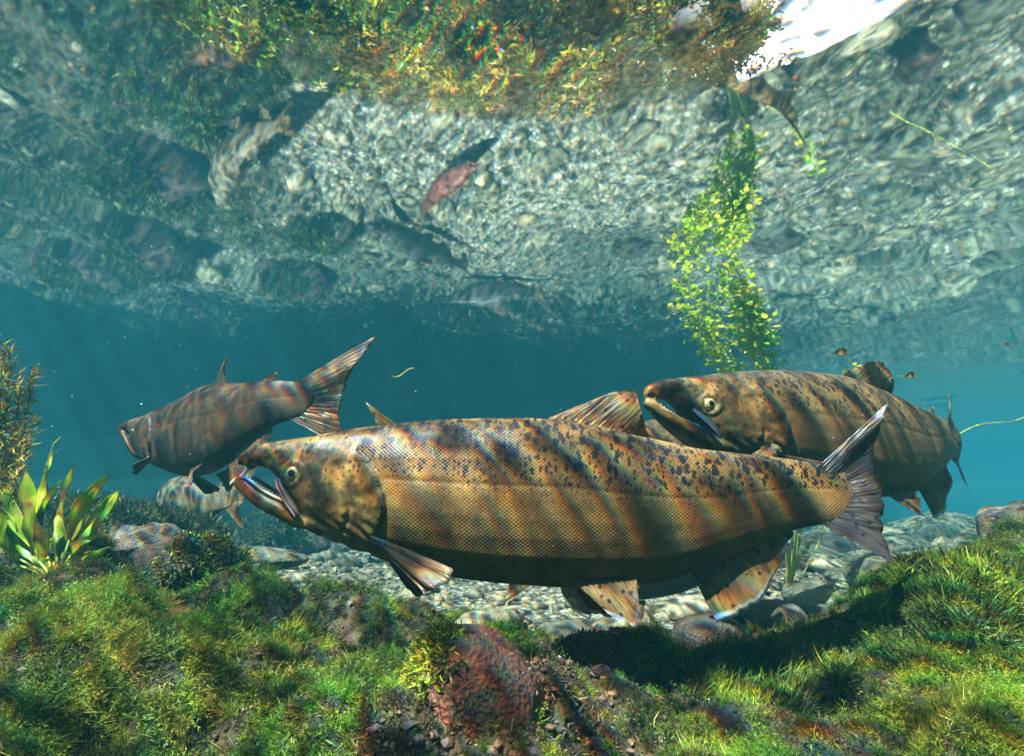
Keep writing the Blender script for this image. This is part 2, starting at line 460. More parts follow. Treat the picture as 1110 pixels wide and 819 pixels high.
def stones():
    N = 27000
    # polar-ish scatter so that density follows what is seen
    y = 1.25 + 8.5 * rng.random(N) ** 1.25
    x = (rng.random(N) * 2 - 1) * (1.25 * y + 0.4)
    s = 0.008 + 0.034 * rng.random(N) ** 4.2 + 0.003 * y
    big = rng.random(N) < 0.018
    s = np.where(big, s + 0.05 + 0.07 * rng.random(N), s)
    mo = mossness(x, y)
    r = x / y
    dark = sstep(0.35, 0.75, r) 
    keep = (rng.random(N) > mo * 0.93) & (y / np.interp(r, _cx, _cy) > 1.12)
    x, y, s, dark, big, r = x[keep], y[keep], s[keep], dark[keep], big[keep], r[keep]
    s = s * (1 + 0.9 * dark * rng.random(len(s)))
    z = terrain(x, y)
    tint = np.clip(rng.beta(1.6, 1.5, len(x)), 0, 1)
    tint = np.where(rng.random(len(x)) < 0.55 * dark, tint * 0.35, tint)
    tint = np.where(big & (rng.random(len(x)) < .6), tint * 0.4, tint)
    tint = tint * (1 - siltness(x, y) * (0.82 + 0.18 * rng.random(len(x))))  # stones darkened by the same painted shade
    n = len(x)
    rot = rng.random(n) * 6.283
    sx, sy, sz = s * (0.8 + 0.5 * rng.random(n)), s * (0.8 + 0.4 * rng.random(n)), s * (0.42 + 0.25 * rng.random(n))
    imp = s / np.hypot(np.hypot(x, y), 0.45)
    inview = (np.abs(r) < 1.0)
    order = np.argsort(-(imp * inview))
    base1, t1 = ICO[1]
    base2, t2 = ICO[2]
    def shape(base, seed):
        g = 0.78 + 0.34 * noise(base[:, 0] * 1.3 + seed * 3.1, base[:, 1] * 1.3, base[:, 2] * 1.3, seed)
        return base * g[:, None]
    shapes2 = [shape(base2, k) for k in range(10)]
    meshes = {}
    for i in order[:300]:
        k = int(rng.integers(10)); tb = int(tint[i] * 11)
        key = (k, tb)
        if key not in meshes:
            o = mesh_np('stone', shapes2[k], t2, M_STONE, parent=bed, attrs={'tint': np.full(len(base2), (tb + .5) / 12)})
            meshes[key] = o.data
        else:
            o = bpy.data.objects.new('stone', meshes[key]); COL.objects.link(o); o.parent = bed
        o.location = (x[i], y[i], z[i] + sz[i] * 0.25)
        o.rotation_euler = (rng.normal() * 0.15, rng.normal() * 0.15, rot[i])
        o.scale = (sx[i], sy[i], sz[i])
    rest = order[300:]
    near = rest[y[rest] < 4.5]; far = rest[y[rest] >= 4.5]
    VV, TT, AA, off = [], [], [], 0
    for grp, B, T, shp in ((near, base1, t1, [shape(base1, k) for k in range(10)]), (far, base1, t1, [shape(base1, k) for k in range(10)])):
        for k in range(10):
            g = grp[k::10]
            b = shp[k]
            c, sn = np.cos(rot[g]), np.sin(rot[g])
            P = b[None] * np.stack([sx[g], sy[g], sz[g]], -1)[:, None]
            Xr = P[..., 0] * c[:, None] - P[..., 1] * sn[:, None] + x[g][:, None]
            Yr = P[..., 0] * sn[:, None] + P[..., 1] * c[:, None] + y[g][:, None]
            Zr = P[..., 2] + (z[g] + sz[g] * 0.2)[:, None]
            V = np.stack([Xr, Yr, Zr], -1).reshape(-1, 3)
            T_ = (T[None] + (np.arange(len(g)) * len(b))[:, None, None]).reshape(-1, 3) + off
            VV.append(V); TT.append(T_); AA.append(np.repeat(tint[g], len(b))); off += len(V)
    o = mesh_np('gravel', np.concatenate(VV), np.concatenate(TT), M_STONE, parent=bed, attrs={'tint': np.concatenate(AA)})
    tag(o, kind='stuff')
stones()

def tube(path, rad, k=8):
    """tapered tube along points -> V, Q"""
    path = np.asarray(path, float); rad = np.asarray(rad, float)
    n = len(path)
    d = np.gradient(path, axis=0); d /= np.linalg.norm(d, axis=1)[:, None] + 1e-9
    up = np.array([0.0, 0.0, 1.0]) if abs(d[:, 2]).mean() < 0.85 else np.array([1.0, 0, 0])
    a = np.cross(d, up); a /= np.linalg.norm(a, axis=1)[:, None] + 1e-9
    b = np.cross(d, a)
    th = np.arange(k) / k * 2 * math.pi
    V = path[:, None] + rad[:, None, None] * (np.cos(th)[None, :, None] * a[:, None] + np.sin(th)[None, :, None] * b[:, None])
    idx = np.arange(n * k).reshape(n, k)
    Q = np.stack([idx[:-1], np.roll(idx[:-1], -1, 1), np.roll(idx[1:], -1, 1), idx[1:]], -1).reshape(-1, 4)
    V = V.reshape(-1, 3)
    return V, Q

def joinm(parts):
    VV, QQ, off = [], [], 0
    for V, Q in parts:
        VV.append(V); QQ.append(np.asarray(Q) + off); off += len(V)
    return np.concatenate(VV), np.concatenate(QQ)

# ------------------------------------------------------------------ MOSS
def mossmat(name, stops, trans=0.28, nscale=9.0, vary=0.75, rough=0.55):
    return leafy(name, stops, trans, rough, nscale, vary=vary)
M_MOSS = mossmat('moss_green', [(0.12, (0.006, 0.010, 0.003)), (0.40, (0.020, 0.045, 0.004)), (0.60, (0.10, 0.19, 0.008)), (0.80, (0.28, 0.36, 0.012)), (0.95, (0.40, 0.35, 0.04))])
M_MOSS_B = mossmat('moss_bright', [(0.12, (0.008, 0.035, 0.003)), (0.4, (0.035, 0.14, 0.006)), (0.65, (0.12, 0.30, 0.010)), (0.9, (0.34, 0.44, 0.02))])
M_MOSS_Y = mossmat('algae_yellow', [(0.12, (0.02, 0.035, 0.004)), (0.38, (0.07, 0.13, 0.006)), (0.62, (0.22, 0.31, 0.010)), (0.82, (0.46, 0.44, 0.02)), (0.97, (0.42, 0.24, 0.05))])
M_MOSS_D = mossmat('moss_brown', [(0.15, (0.012, 0.012, 0.008)), (0.42, (0.04, 0.036, 0.016)), (0.62, (0.09, 0.08, 0.03)), (0.8, (0.16, 0.12, 0.055)), (0.95, (0.30, 0.20, 0.14))], trans=0.2)
M_MOSS_F = mossmat('moss_far', [(0.12, (0.012, 0.022, 0.008)), (0.5, (0.03, 0.055, 0.015)), (0.9, (0.08, 0.12, 0.03))])

def normals(x, y, f):
    e = 0.004
    n = np.stack([-(f(x + e, y) - f(x - e, y)) / (2 * e), -(f(x, y + e) - f(x, y - e)) / (2 * e), np.ones_like(x)], -1)
    return n / np.linalg.norm(n, axis=1)[:, None]

def blades(name, P, D, L, W, mat, tint, kind='stuff', label=None, parent=None, seg=2, curl=0.5, lean=(0, 0, 0), seed=0, cat=None):
    g = np.random.default_rng(seed)
    n = len(P)
    D = D / (np.linalg.norm(D, axis=1)[:, None] + 1e-9)
    S = np.cross(D, g.normal(size=(n, 3))); S /= np.linalg.norm(S, axis=1)[:, None] + 1e-9
    C = np.cross(S, D) * curl * g.normal(size=(n, 1)) + np.asarray(lean)[None] * (0.6 + 0.8 * g.random((n, 1)))
    rows = []
    for k in range(seg + 1):
        t = k / seg
        c = P + (D * t + C * t * t) * L[:, None]
        wd = (W * (1.0 if k < seg else 0.18) * (0.75 if k == 0 else 1.0))[:, None]
        rows.append(np.stack([c - S * wd, c + S * wd], 1))
    V = np.stack(rows, 1).reshape(-1, 3)
    m = 2 * (seg + 1)
    q = np.array([[2 * k, 2 * k + 1, 2 * k + 3, 2 * k + 2] for k in range(seg)])
    Q = (q[None] + (np.arange(n) * m)[:, None, None]).reshape(-1, 4)
    o = mesh_np(name, V, Q, mat, parent=parent, smooth=False, attrs={'tint': np.repeat(tint, m)})
    if kind: o['kind'] = kind
    if label: o['label'] = label
    if cat: o['category'] = cat
    return o

def tufts(x, y, f, n_per, Lf, spread=0.8, jitter=0.003, g=rng):
    z = f(x, y)
    N = normals(x, y, f)
    P = np.stack([x, y, z], -1)
    P = np.repeat(P, n_per, 0) + g.normal(size=(len(x) * n_per, 3)) * jitter * np.array([1, 1, 0.3])
    P[:, 2] -= 0.001
    D = np.repeat(N, n_per, 0) + g.normal(size=(len(x) * n_per, 3)) * spread
    L = np.repeat(Lf, n_per) * (0.5 + 0.9 * g.random(len(P)))
    return P, D, L

def pick(n, dens):
    yy = 0.34 + 1.45 * rng.random(n) ** 1.25
    xx = (rng.random(n) * 2 - 1) * (1.22 * yy + 0.06)
    k = dens(xx, yy) > rng.random(n)
    return xx[k], yy[k]

def blob(x, y, c, r):
    return np.exp(-((x - c[0]) ** 2 + (y - c[1]) ** 2) / r ** 2)
G_BRIGHT = ground_hit(385, 745); G_GRASS = ground_hit(835, 745); G_BACK = ground_hit(500, 672)
nearmask = lambda x, y: sstep(1.34, 1.18, y / np.interp(x / y, _cx, _cy))
_p1, _p2, _p3, _p4 = ground_hit(660, 760), ground_hit(515, 800), ground_hit(620, 805), ground_hit(270, 790)
def rubble(x, y):
    # the stony middle of the foreground where little grows
    return np.clip(np.maximum.reduce([blob(x, y, _p1, 0.10), blob(x, y, _p2, 0.08), blob(x, y, _p3, 0.07), 0.7 * blob(x, y, _p4, 0.035)]) * 1.5 + 0.35 * noise(x * 25, y * 25, 0, 71), 0, 1)
bare = lambda x, y: sstep(0.12, 0.42, fbm(x * 4.2, y * 4.2, 0, 3, 201)) * 0.85
def d_gen(x, y):
    h, c = hummocks(x, y)
    return (1 - 0.93 * rubble(x, y)) * nearmask(x, y) * np.where(c > 0.74, 0.12, 1.0) * np.clip(h * 1.7 - 0.55, 0.02, 1) * np.clip(0.6 + 1.0 * fbm(x * 6, y * 6, 0, 3, 203), 0.1, 1)
def d_bri(x, y):
    h, c = hummocks(x, y)
    b = np.maximum.reduce([blob(x, y, G_BRIGHT, 0.085), blob(x, y, ground_hit(255, 668), 0.06), blob(x, y, ground_hit(1010, 700), 0.09) * .7, blob(x, y, ground_hit(290, 640), 0.07),
                           blob(x, y, ground_hit(960, 665), 0.12) * .8, blob(x, y, ground_hit(85, 650), 0.07), 0.62 * (c < 0.22)])
    return (1 - 0.93 * rubble(x, y)) * nearmask(x, y) * np.clip(h * 1.8 - 0.5, 0, 1) * np.clip(b * 1.4 - 0.15 + 0.25 * fbm(x * 14, y * 14, 0, 2, 207), 0, 1)
def d_yel(x, y):
    h, c = hummocks(x, y)
    b = np.maximum.reduce([blob(x, y, ground_hit(110, 730), 0.24), blob(x, y, ground_hit(1060, 760), 0.18), blob(x, y, ground_hit(40, 640), 0.15), 0.5 * ((c > 0.22) & (c < 0.36))])
    return (1 - 0.93 * rubble(x, y)) * nearmask(x, y) * np.clip(h * 1.8 - 0.45, 0, 1) * np.clip(b * 1.2 - 0.1 + 0.4 * fbm(x * 7, y * 7, 0, 3, 209), 0, 1)
def d_bro(x, y):
    h, c = hummocks(x, y)
    return nearmask(x, y) * np.clip(bare(x, y) * 0.5 + 0.10 + 0.9 * (c > 0.74) + 0.3 * (h < 0.3) + 0.25 * rubble(x, y), 0, 1)

x, y = pick(30000, d_gen)
P, D, L = tufts(x, y, terrain, 5, 0.004 + 0.007 * rng.random(len(x)), 0.9)
blades('moss_carpet', P, D, L, 0.0004 + 0.0004 * rng.random(len(P)), M_MOSS, np.repeat(rng.random(len(x)), 5) * 0.6 + 0.4 * rng.random(len(P)), label='dark green moss carpet covering the near rocks', seed=1)
x, y = pick(36000, d_bri)
P, D, L = tufts(x, y, terrain, 5, 0.007 + 0.009 * rng.random(len(x)), 0.9)
blades('moss_cushion', P, D, L, 0.0004 + 0.0004 * rng.random(len(P)), M_MOSS_B, np.repeat(rng.random(len(x)), 5) * 0.5 + 0.5 * rng.random(len(P)), label='bright green fluffy moss cushions on the near mound', seed=2)
x, y = pick(42000, d_yel)
P, D, L = tufts(x, y, terrain, 3, 0.008 + 0.013 * rng.random(len(x)), 0.8)
blades('filamentous_algae', P, D, L, 0.0003 + 0.0004 * rng.random(len(P)), M_MOSS_Y, np.repeat(rng.random(len(x)), 3) * 0.6 + 0.4 * rng.random(len(P)), label='yellow green strandy algae streaming over the near rocks', seed=3, lean=(0.35, 0.0, -0.1), seg=2)
x, y = pick(90000, d_bro)
P, D, L = tufts(x, y, terrain, 4, 0.004 + 0.006 * rng.random(len(x)), 1.1)
blades('brown_moss', P, D, L, 0.0009 + 0.0009 * rng.random(len(P)), M_MOSS_D, np.repeat(rng.random(len(x)), 4) * 0.7 + 0.3 * rng.random(len(P)), label='short brown and olive crusty moss between the green patches', seed=4, seg=1)
def blade_np(P, D, L, W, g, seg=2, curl=0.6, lean=(0, 0, 0)):
    n = len(P); D = D / np.linalg.norm(D, axis=1)[:, None]
    S = np.cross(D, g.normal(size=(n, 3))); S /= np.linalg.norm(S, axis=1)[:, None] + 1e-9
    C = np.cross(S, D) * curl * g.normal(size=(n, 1)) + np.asarray(lean)[None]
    rows = []
    for k in range(seg + 1):
        t = k / seg
        c = P + (D * t + C * t * t) * L[:, None]
        wd = (W * (1.0 if k < seg else 0.15) * (0.75 if k == 0 else 1.0))[:, None]
        rows.append(np.stack([c - S * wd, c + S * wd], 1))
    V = np.stack(rows, 1).reshape(-1, 3); m = 2 * (seg + 1)
    q = np.array([[2 * k, 2 * k + 1, 2 * k + 3, 2 * k + 2] for k in range(seg)])
    return V, (q[None] + (np.arange(n) * m)[:, None, None]).reshape(-1, 4), m

def proto(kind, mat, seed):
    """one tuft of unit size, never linked to the scene: only instanced"""
    g = np.random.default_rng(seed)
    if kind == 'dome':       # feathery dome: main fronds that carry small side leaves
        nf = 70
        d = g.normal(size=(nf, 3)); d[:, 2] = np.abs(d[:, 2]) + 0.15; d /= np.linalg.norm(d, axis=1)[:, None]
        PP, DD, LL, TT = [], [], [], []
        for f in range(nf):
            L = 0.75 + 0.5 * g.random(); side = np.cross(d[f], g.normal(size=3)); side /= np.linalg.norm(side)
            bnd = g.normal(size=3) * 0.25; tf = g.random()
            for k in range(9):
                t = 0.25 + 0.75 * k / 8
                p = (d[f] * t + bnd * t * t) * L
                for sg in (-1, 1):
                    PP.append(p); DD.append(side * sg * 0.8 + d[f] * 0.8 + g.normal(size=3) * 0.25); LL.append(0.20 * (1.15 - 0.6 * t)); TT.append(0.6 * tf + 0.25 * t + 0.15 * g.random())
            PP.append(d[f] * 0.0); DD.append(d[f] + bnd * .6); LL.append(L); TT.append(0.3 * tf)
        P, D, L, T = map(np.array, (PP, DD, LL, TT))
        V, Q, m = blade_np(P, D, L, np.where(L > .5, 0.010, 0.022), g, seg=1)
    elif kind == 'leafy':    # tight rosette of little leaves
        n = 420
        d = g.normal(size=(n, 3)); d[:, 2] = np.abs(d[:, 2]); d /= np.linalg.norm(d, axis=1)[:, None]
        P = d * (0.35 + 0.55 * g.random(n))[:, None]; D = d + g.normal(size=(n, 3)) * 0.6
        V, Q, m = blade_np(P, D, 0.16 + 0.14 * g.random(n), 0.035 + 0.03 * g.random(n), g, seg=1); T = g.random(n)
    else:                    # strands combed by the current
        n = 260
        P = g.normal(size=(n, 3)) * np.array([0.45, 0.45, 0.08]); D = g.normal(size=(n, 3)) * 0.45 + np.array([0.35, 0, 0.75])
        V, Q, m = blade_np(P, D, 0.6 + 0.7 * g.random(n), 0.010 + 0.008 * g.random(n), g, seg=3, lean=(0.35, 0, -0.15)); T = g.random(n)
    o = mesh_np('tuft', V, Q, mat, smooth=False, attrs={'tint': np.repeat(T, m)})
    COL.objects.unlink(o)
    return o

def instance_on(name, pr, P, N, S, label, seed, parent=None):
    g = np.random.default_rng(seed)
    me = bpy.data.meshes.new(name); me.vertices.add(len(P)); me.vertices.foreach_set('co', np.ascontiguousarray(P, dtype=np.float32).ravel())
    eul = np.stack([-np.arcsin(np.clip(N[:, 1], -1, 1)) * 0.8, np.arcsin(np.clip(N[:, 0], -1, 1)) * 0.8, g.random(len(P)) * (6.283 if pr.name[:4] != 'xxxx' else 0)], -1)
    for nm, arr, ty in (('eul', eul, 'FLOAT_VECTOR'), ('sc', S, 'FLOAT')):
        at_ = me.attributes.new(nm, ty, 'POINT'); at_.data.foreach_set('vector' if ty != 'FLOAT' else 'value', np.ascontiguousarray(arr, dtype=np.float32).ravel())
    me.update()
    o = bpy.data.objects.new(name, me); COL.objects.link(o)
    ng = bpy.data.node_groups.new('scatter_tufts', 'GeometryNodeTree')
    ng.interface.new_socket('Geometry', in_out='INPUT', socket_type='NodeSocketGeometry'); ng.interface.new_socket('Geometry', in_out='OUTPUT', socket_type='NodeSocketGeometry')
    n_in, n_out = ng.nodes.new('NodeGroupInput'), ng.nodes.new('NodeGroupOutput')
    iop = ng.nodes.new('GeometryNodeInstanceOnPoints'); oi = ng.nodes.new('GeometryNodeObjectInfo'); oi.inputs['Object'].default_value = pr
    oi.transform_space = 'ORIGINAL'
    na = ng.nodes.new('GeometryNodeInputNamedAttribute'); na.data_type = 'FLOAT_VECTOR'; na.inputs['Name'].default_value = 'eul'
    nb = ng.nodes.new('GeometryNodeInputNamedAttribute'); nb.data_type = 'FLOAT'; nb.inputs['Name'].default_value = 'sc'
    L = ng.links.new
    L(n_in.outputs[0], iop.inputs['Points']); L(oi.outputs['Geometry'], iop.inputs['Instance'])
    L(na.outputs['Attribute'], iop.inputs['Rotation']); L(nb.outputs['Attribute'], iop.inputs['Scale']); L(iop.outputs[0], n_out.inputs[0])
    md = o.modifiers.new('scatter', 'NODES'); md.node_group = ng
    if parent: o.parent = parent
    return tag(o, label, kind='stuff')

def cushions(n, rmin, rmax, mat, dens, label, seed, kind='dome', name='moss_clumps'):
    g = np.random.default_rng(seed)
    x, y = pick(n, dens)
    r = (rmin + (rmax - rmin) * g.random(len(x)) ** 2.2) * (0.55 + 0.5 * y)
    P = np.stack([x, y, terrain(x, y) - r * (0.12 if kind != 'comb' else 0.02)], -1)
    instance_on(name, proto(kind, mat, seed), P, normals(x, y, terrain), r, label, seed + 1)
cushions(9000, 0.010, 0.032, M_MOSS, lambda x, y: d_gen(x, y), 'dark green clumps of feathery moss on the near rocks', 41)
cushions(6000, 0.006, 0.016, M_MOSS, lambda x, y: nearmask(x, y) * 0.7 * (1 - 0.8 * rubble(x, y)), 'small leafy dark green moss rosettes filling the near mound', 45, 'leafy')
cushions(6500, 0.012, 0.034, M_MOSS_B, d_bri, 'bright green clumps of feathery moss on the near mound', 42)
cushions(7500, 0.010, 0.028, M_MOSS_Y, d_yel, 'yellow green clumps of moss left and right in the foreground', 43)
cushions(1500, 0.012, 0.028, M_MOSS_Y, lambda x, y: d_yel(x, y) * 0.5, 'long yellow green algae strands combed by the current', 46, 'comb', 'algae_strands')
cushions(16000, 0.005, 0.013, M_MOSS_D, d_bro, 'small brown and olive clumps of algae between the green moss', 44, 'leafy')
# long grassy tufts
def grassy(c, r, n, Lm, mat, label, seed, lean, f=terrain, tn=0.0):
    g = np.random.default_rng(seed)
    a = g.random(n) * 6.283; q = np.sqrt(g.random(n)) * r
    x, y = c[0] + np.cos(a) * q * 1.25, c[1] + np.sin(a) * q * 0.9
    P, D, L = tufts(x, y, f, 4, Lm * (0.55 + 0.6 * g.random(n)) * (1 - 0.5 * (q / r) ** 2), 0.55, 0.004, g)
    blades('grassy_moss', P, D, L, 0.0005 + 0.0005 * g.random(len(P)), mat, np.clip(tn + np.repeat(g.random(n), 4) * 0.5 + 0.5 * g.random(len(P)), 0, 1), label=label, seed=seed, lean=lean, seg=3, curl=0.35)
grassy(G_GRASS, 0.11, 5000, 0.040, M_MOSS_Y, 'long bladed olive green water moss on the lower right mound', 11, (0.25, 0.05, 0.05), tn=-.22)
grassy(G_BACK, 0.10, 3200, 0.034, M_MOSS_Y, 'yellow green grass-like moss on the crest behind the red boulder', 12, (0.5, 0.0, 0.0), tn=-.1)
grassy(ground_hit(330, 700), 0.05, 1500, 0.03, M_MOSS_Y, 'yellow tipped moss above the bright green cushion', 13, (0.3, 0, 0))
grassy(ground_hit(1075, 640), 0.16, 4500, 0.028, M_MOSS, 'dark green moss fringe on the right hand slope', 14, (0.1, 0, 0))
# far moss on the left-hand ledges
def d_far(x, y): return mossness(x, y) * sstep(1.25, 1.5, y / np.interp(x / y, _cx, _cy)) * np.clip(0.5 + 1.2 * fbm(x * 2.4, y * 2.4, 0, 3, 221), 0, 1)
n = 60000
yy = 1.3 + 4.2 * rng.random(n); xx = (rng.random(n) * 2 - 1) * (1.25 * yy + .2)
k = d_far(xx, yy) > rng.random(n); xx, yy = xx[k], yy[k]
P, D, L = tufts(xx, yy, terrain, 3, 0.02 + 0.035 * rng.random(len(xx)), 0.6, 0.01)
blades('ledge_moss', P, D, L, 0.0022 + 0.002 * rng.random(len(P)), M_MOSS_F, np.repeat(rng.random(len(xx)), 3) * .6 + .4 * rng.random(len(P)), label='dark green moss over the ledges left of the gravel bed', seed=6)

# crumbs of stone and shell among the moss
def crumbs():
    x, y = pick(36000, lambda x, y: nearmask(x, y) * np.clip(bare(x, y) * 0.35 + 0.03 + rubble(x, y), 0, 1) * 0.8)
    z = terrain(x, y); n = len(x)
    B, T = ICO[1]
    T = T; s = 0.0014 + 0.0060 * rng.random(n) ** 4
    V = B[None] * (s[:, None, None] * (0.7 + 0.6 * rng.random((n, 1, 3)))) * (1 + 0.20 * rng.normal(size=(n, len(B), 1))) * np.array([1, 1, .6]) + np.stack([x, y, z + s * 0.5], -1)[:, None]
    m = NT('crumb'); t = m.attr('tint')
    m.set(Base_Color=m.ramp(t, [(0, (0.03, 0.02, 0.015)), (0.5, (0.075, 0.042, 0.028)), (0.8, (0.17, 0.095, 0.06)), (0.95, (0.22, 0.14, 0.09)), (1, (0.34, 0.28, 0.22))]), Roughness=0.6)
    o = mesh_np('stone_crumbs', V.reshape(-1, 3), (T[None] + (np.arange(n) * len(B))[:, None, None]).reshape(-1, 3), m.m, smooth=False, attrs={'tint': np.repeat(rng.random(n), len(B))})
    tag(o, 'brown and pinkish grit scattered between the moss patches', kind='stuff')
crumbs()

# ------------------------------------------------------------------ ROCKS
M_RED = rocky('red_crusted_rock', (0.018, 0.008, 0.006), (0.115, 0.030, 0.015), (0.26, 0.085, 0.04), 13, 0.0035, patch=(0.02, 0.028, 0.012))
M_GREYROCK = rocky('pitted_grey_rock', (0.08, 0.075, 0.06), (0.17, 0.155, 0.12), (0.28, 0.25, 0.19), 14, 0.006)
M_DARKROCK = rocky('dark_algae_rock', (0.014, 0.013, 0.010), (0.045, 0.035, 0.025), (0.11, 0.06, 0.045), 14, 0.006)
M_BROWNROCK = rocky('brown_purple_rock', (0.03, 0.022, 0.02), (0.085, 0.058, 0.05), (0.17, 0.12, 0.10), 26, 0.004)
M_RUST = rocky('rust_stone', (0.10, 0.03, 0.015), (0.30, 0.10, 0.045), (0.42, 0.18, 0.09), 24, 0.002)
M_OLIVEROCK = rocky('olive_cobble', (0.045, 0.055, 0.035), (0.10, 0.115, 0.07), (0.19, 0.19, 0.13), 9, 0.004)
def rock(label, px, py, Y, size, mat, seed, rough=0.25, name='rock', rz=0.0, sink=0.0, sub=4, facets=0.0):
    c = at(px, py, Y)
    B, T = ICO[sub]
    d = 1 + rough * fbm(B[:, 0] * 1.1 + seed, B[:, 1] * 1.1, B[:, 2] * 1.1, 4, seed)
    if facets: d = d - facets * np.abs(noise(B[:, 0] * 2.3, B[:, 1] * 2.3, B[:, 2] * 2.3 + seed, seed + 9))
    d = d + 0.02 * fbm(B[:, 0] * 7, B[:, 1] * 7, B[:, 2] * 7, 2, seed + 3)
    V = B * d[:, None] * np.array(size)
    o = mesh_np(name, V, T, mat)
    o.location = (c.x, c.y, c.z - sink); o.rotation_euler = (0, 0, rz)
    return tag(o, label, 'rock')
def rock_moss(o, n, L, mat, cond, label, seed, W=0.0009):
    """moss growing on a rock: blades on the part of its faces that cond keeps"""
    g = np.random.default_rng(seed)
    me = o.data; V = np.empty(len(me.vertices) * 3); me.vertices.foreach_get('co', V); V = V.reshape(-1, 3)
    N = np.empty(len(me.vertices) * 3); me.vertices.foreach_get('normal', N); N = N.reshape(-1, 3)
    k = np.nonzero(cond(V, N))[0]; k = k[g.integers(len(k), size=n)]
    P = V[k] + g.normal(size=(n, 3)) * 0.006 * (np.abs(V).max() / 0.08); Nn = N[k]
    P = P - Nn * np.sum((P - V[k]) * Nn, 1)[:, None]
    blades('rock_moss', P, Nn + g.normal(size=(n, 3)) * 0.7, L * (0.5 + g.random(n)), W * (0.7 + g.random(n)), mat, g.random(n), parent=o, seed=seed, label=label)
r_ = rock('dark red crusted boulder low in the centre foreground', 512, 763, 0.62, (0.080, 0.072, 0.082), M_RED, 5, 0.13)
rock_moss(r_, 3500, 0.009, M_MOSS, lambda V, N: (V[:, 0] < -0.034 + 0.03 * noise(V[:, 2] * 40, V[:, 1] * 40, 0, 3)) & (N[:, 2] > -0.3), 'moss on its left side', 31)
rock_moss(r_, 500, 0.003, M_MOSS_D, lambda V, N: N[:, 2] > -0.5, 'thin brown moss film', 32, 0.0007)
r_ = rock('brown purplish low stone on the crest right of the red boulder', 642, 716, 0.86, (0.082, 0.06, 0.042), M_BROWNROCK, 9, 0.15)
rock_moss(r_, 900, 0.006, M_MOSS_D, lambda V, N: N[:, 2] > 0.1, 'thin brown moss film', 33)
r_ = rock('pitted pale grey rock behind the mound beside the dark reddish boulder', 152, 600, 1.42, (0.15, 0.10, 0.085), M_GREYROCK, 14, 0.3, facets=.25)
r_ = rock('dark reddish boulder with moss, right of the pitted grey rock', 212, 617, 1.22, (0.125, 0.09, 0.072), M_DARKROCK, 17, 0.3)
rock_moss(r_, 2600, 0.010, M_MOSS, lambda V, N: (N[:, 2] > -0.1) & (V[:, 0] > -0.03), 'green moss on its right side', 34, 0.0013)
r_ = rock('dark flat-topped ledge rock with a green grassy top below the dark salmon', 105, 588, 2.05, (0.42, 0.26, 0.14), M_DARKROCK, 21, 0.14)
rock_moss(r_, 9000, 0.030, M_MOSS_F, lambda V, N: N[:, 2] > 0.45, 'green moss on its top', 35, 0.0022)
rock('long pale olive rock lying in the haze behind the dark reddish boulder', 262, 606, 2.05, (0.25, 0.17, 0.05), M_OLIVEROCK, 23, 0.12)
rock('flat rust red stone lying on the moss left of centre', 231, 662, 0.98, (0.038, 0.03, 0.011), M_RUST, 25, 0.3, rz=0.2, sub=3)
rock('small rust red stone beside the flat rust red one', 196, 664, 0.96, (0.022, 0.02, 0.009), M_RUST, 26, 0.3, sub=3)
rock('dark boulder on the crest under the anal fin of the largest salmon', 768, 690, 1.12, (0.085, 0.08, 0.042), M_DARKROCK, 27, 0.2)
rock('broad olive cobble beyond the crest, left of the fallen tail tip', 930, 626, 2.6, (0.15, 0.12, 0.05), M_OLIVEROCK, 29, 0.12)
rock('rounded olive cobble nearest the green sprig', 885, 646, 2.1, (0.13, 0.11, 0.06), M_OLIVEROCK, 30, 0.12)
rock('olive cobble beyond the largest cobble on the right', 975, 612, 3.1, (0.16, 0.12, 0.055), M_OLIVEROCK, 31, 0.14)
rock('grey cobble behind the crest, between the sprig and the anal fin', 842, 668, 1.75, (0.10, 0.09, 0.05), M_GREYROCK, 32, 0.12)
rock('tan rock at the right edge behind the mossy slope', 1102, 578, 1.62, (0.09, 0.09, 0.10), M_GREYROCK, 33, 0.2)
rock('dark rock in the haze at the right edge behind the tan rock', 1112, 566, 2.0, (0.09, 0.09, 0.08), M_DARKROCK, 34, 0.2)
# boulders of the stony rise on the right, seen mainly in the mirror of the surface
for i, (bx_, by_, br_) in enumerate([(2.5, 2.7, .20), (1.75, 3.2, .12), (3.1, 3.5, .24), (2.6, 4.3, .26), (3.9, 4.6, .4), (1.2, 4.4, .2), (4.4, 3.6, .35)]):
    B, T = ICO[3]
    d = 1 + 0.25 * fbm(B[:, 0] + i, B[:, 1], B[:, 2], 3, 300 + i)
    o = mesh_np('boulder', B * d[:, None] * np.array([br_, br_ * .85, br_ * .55]), T, M_DARKROCK if i % 2 else M_OLIVEROCK)
    o.location = (bx_, by_, float(terrain(bx_, by_)) + 0.03)
    tag(o, ['dark boulder mirrored at the far right, second nearest on the stony rise', 'olive boulder nearest the green plant on the stony rise', 'broad olive boulder in the middle of the right-hand stony rise', 'dark boulder behind the broad olive one on the right', 'farthest olive boulder on the right-hand rise', 'small dark boulder farthest left of the right-hand boulders', 'olive boulder outermost at the right'][i], 'rock', 'boulders of the right-hand rise')
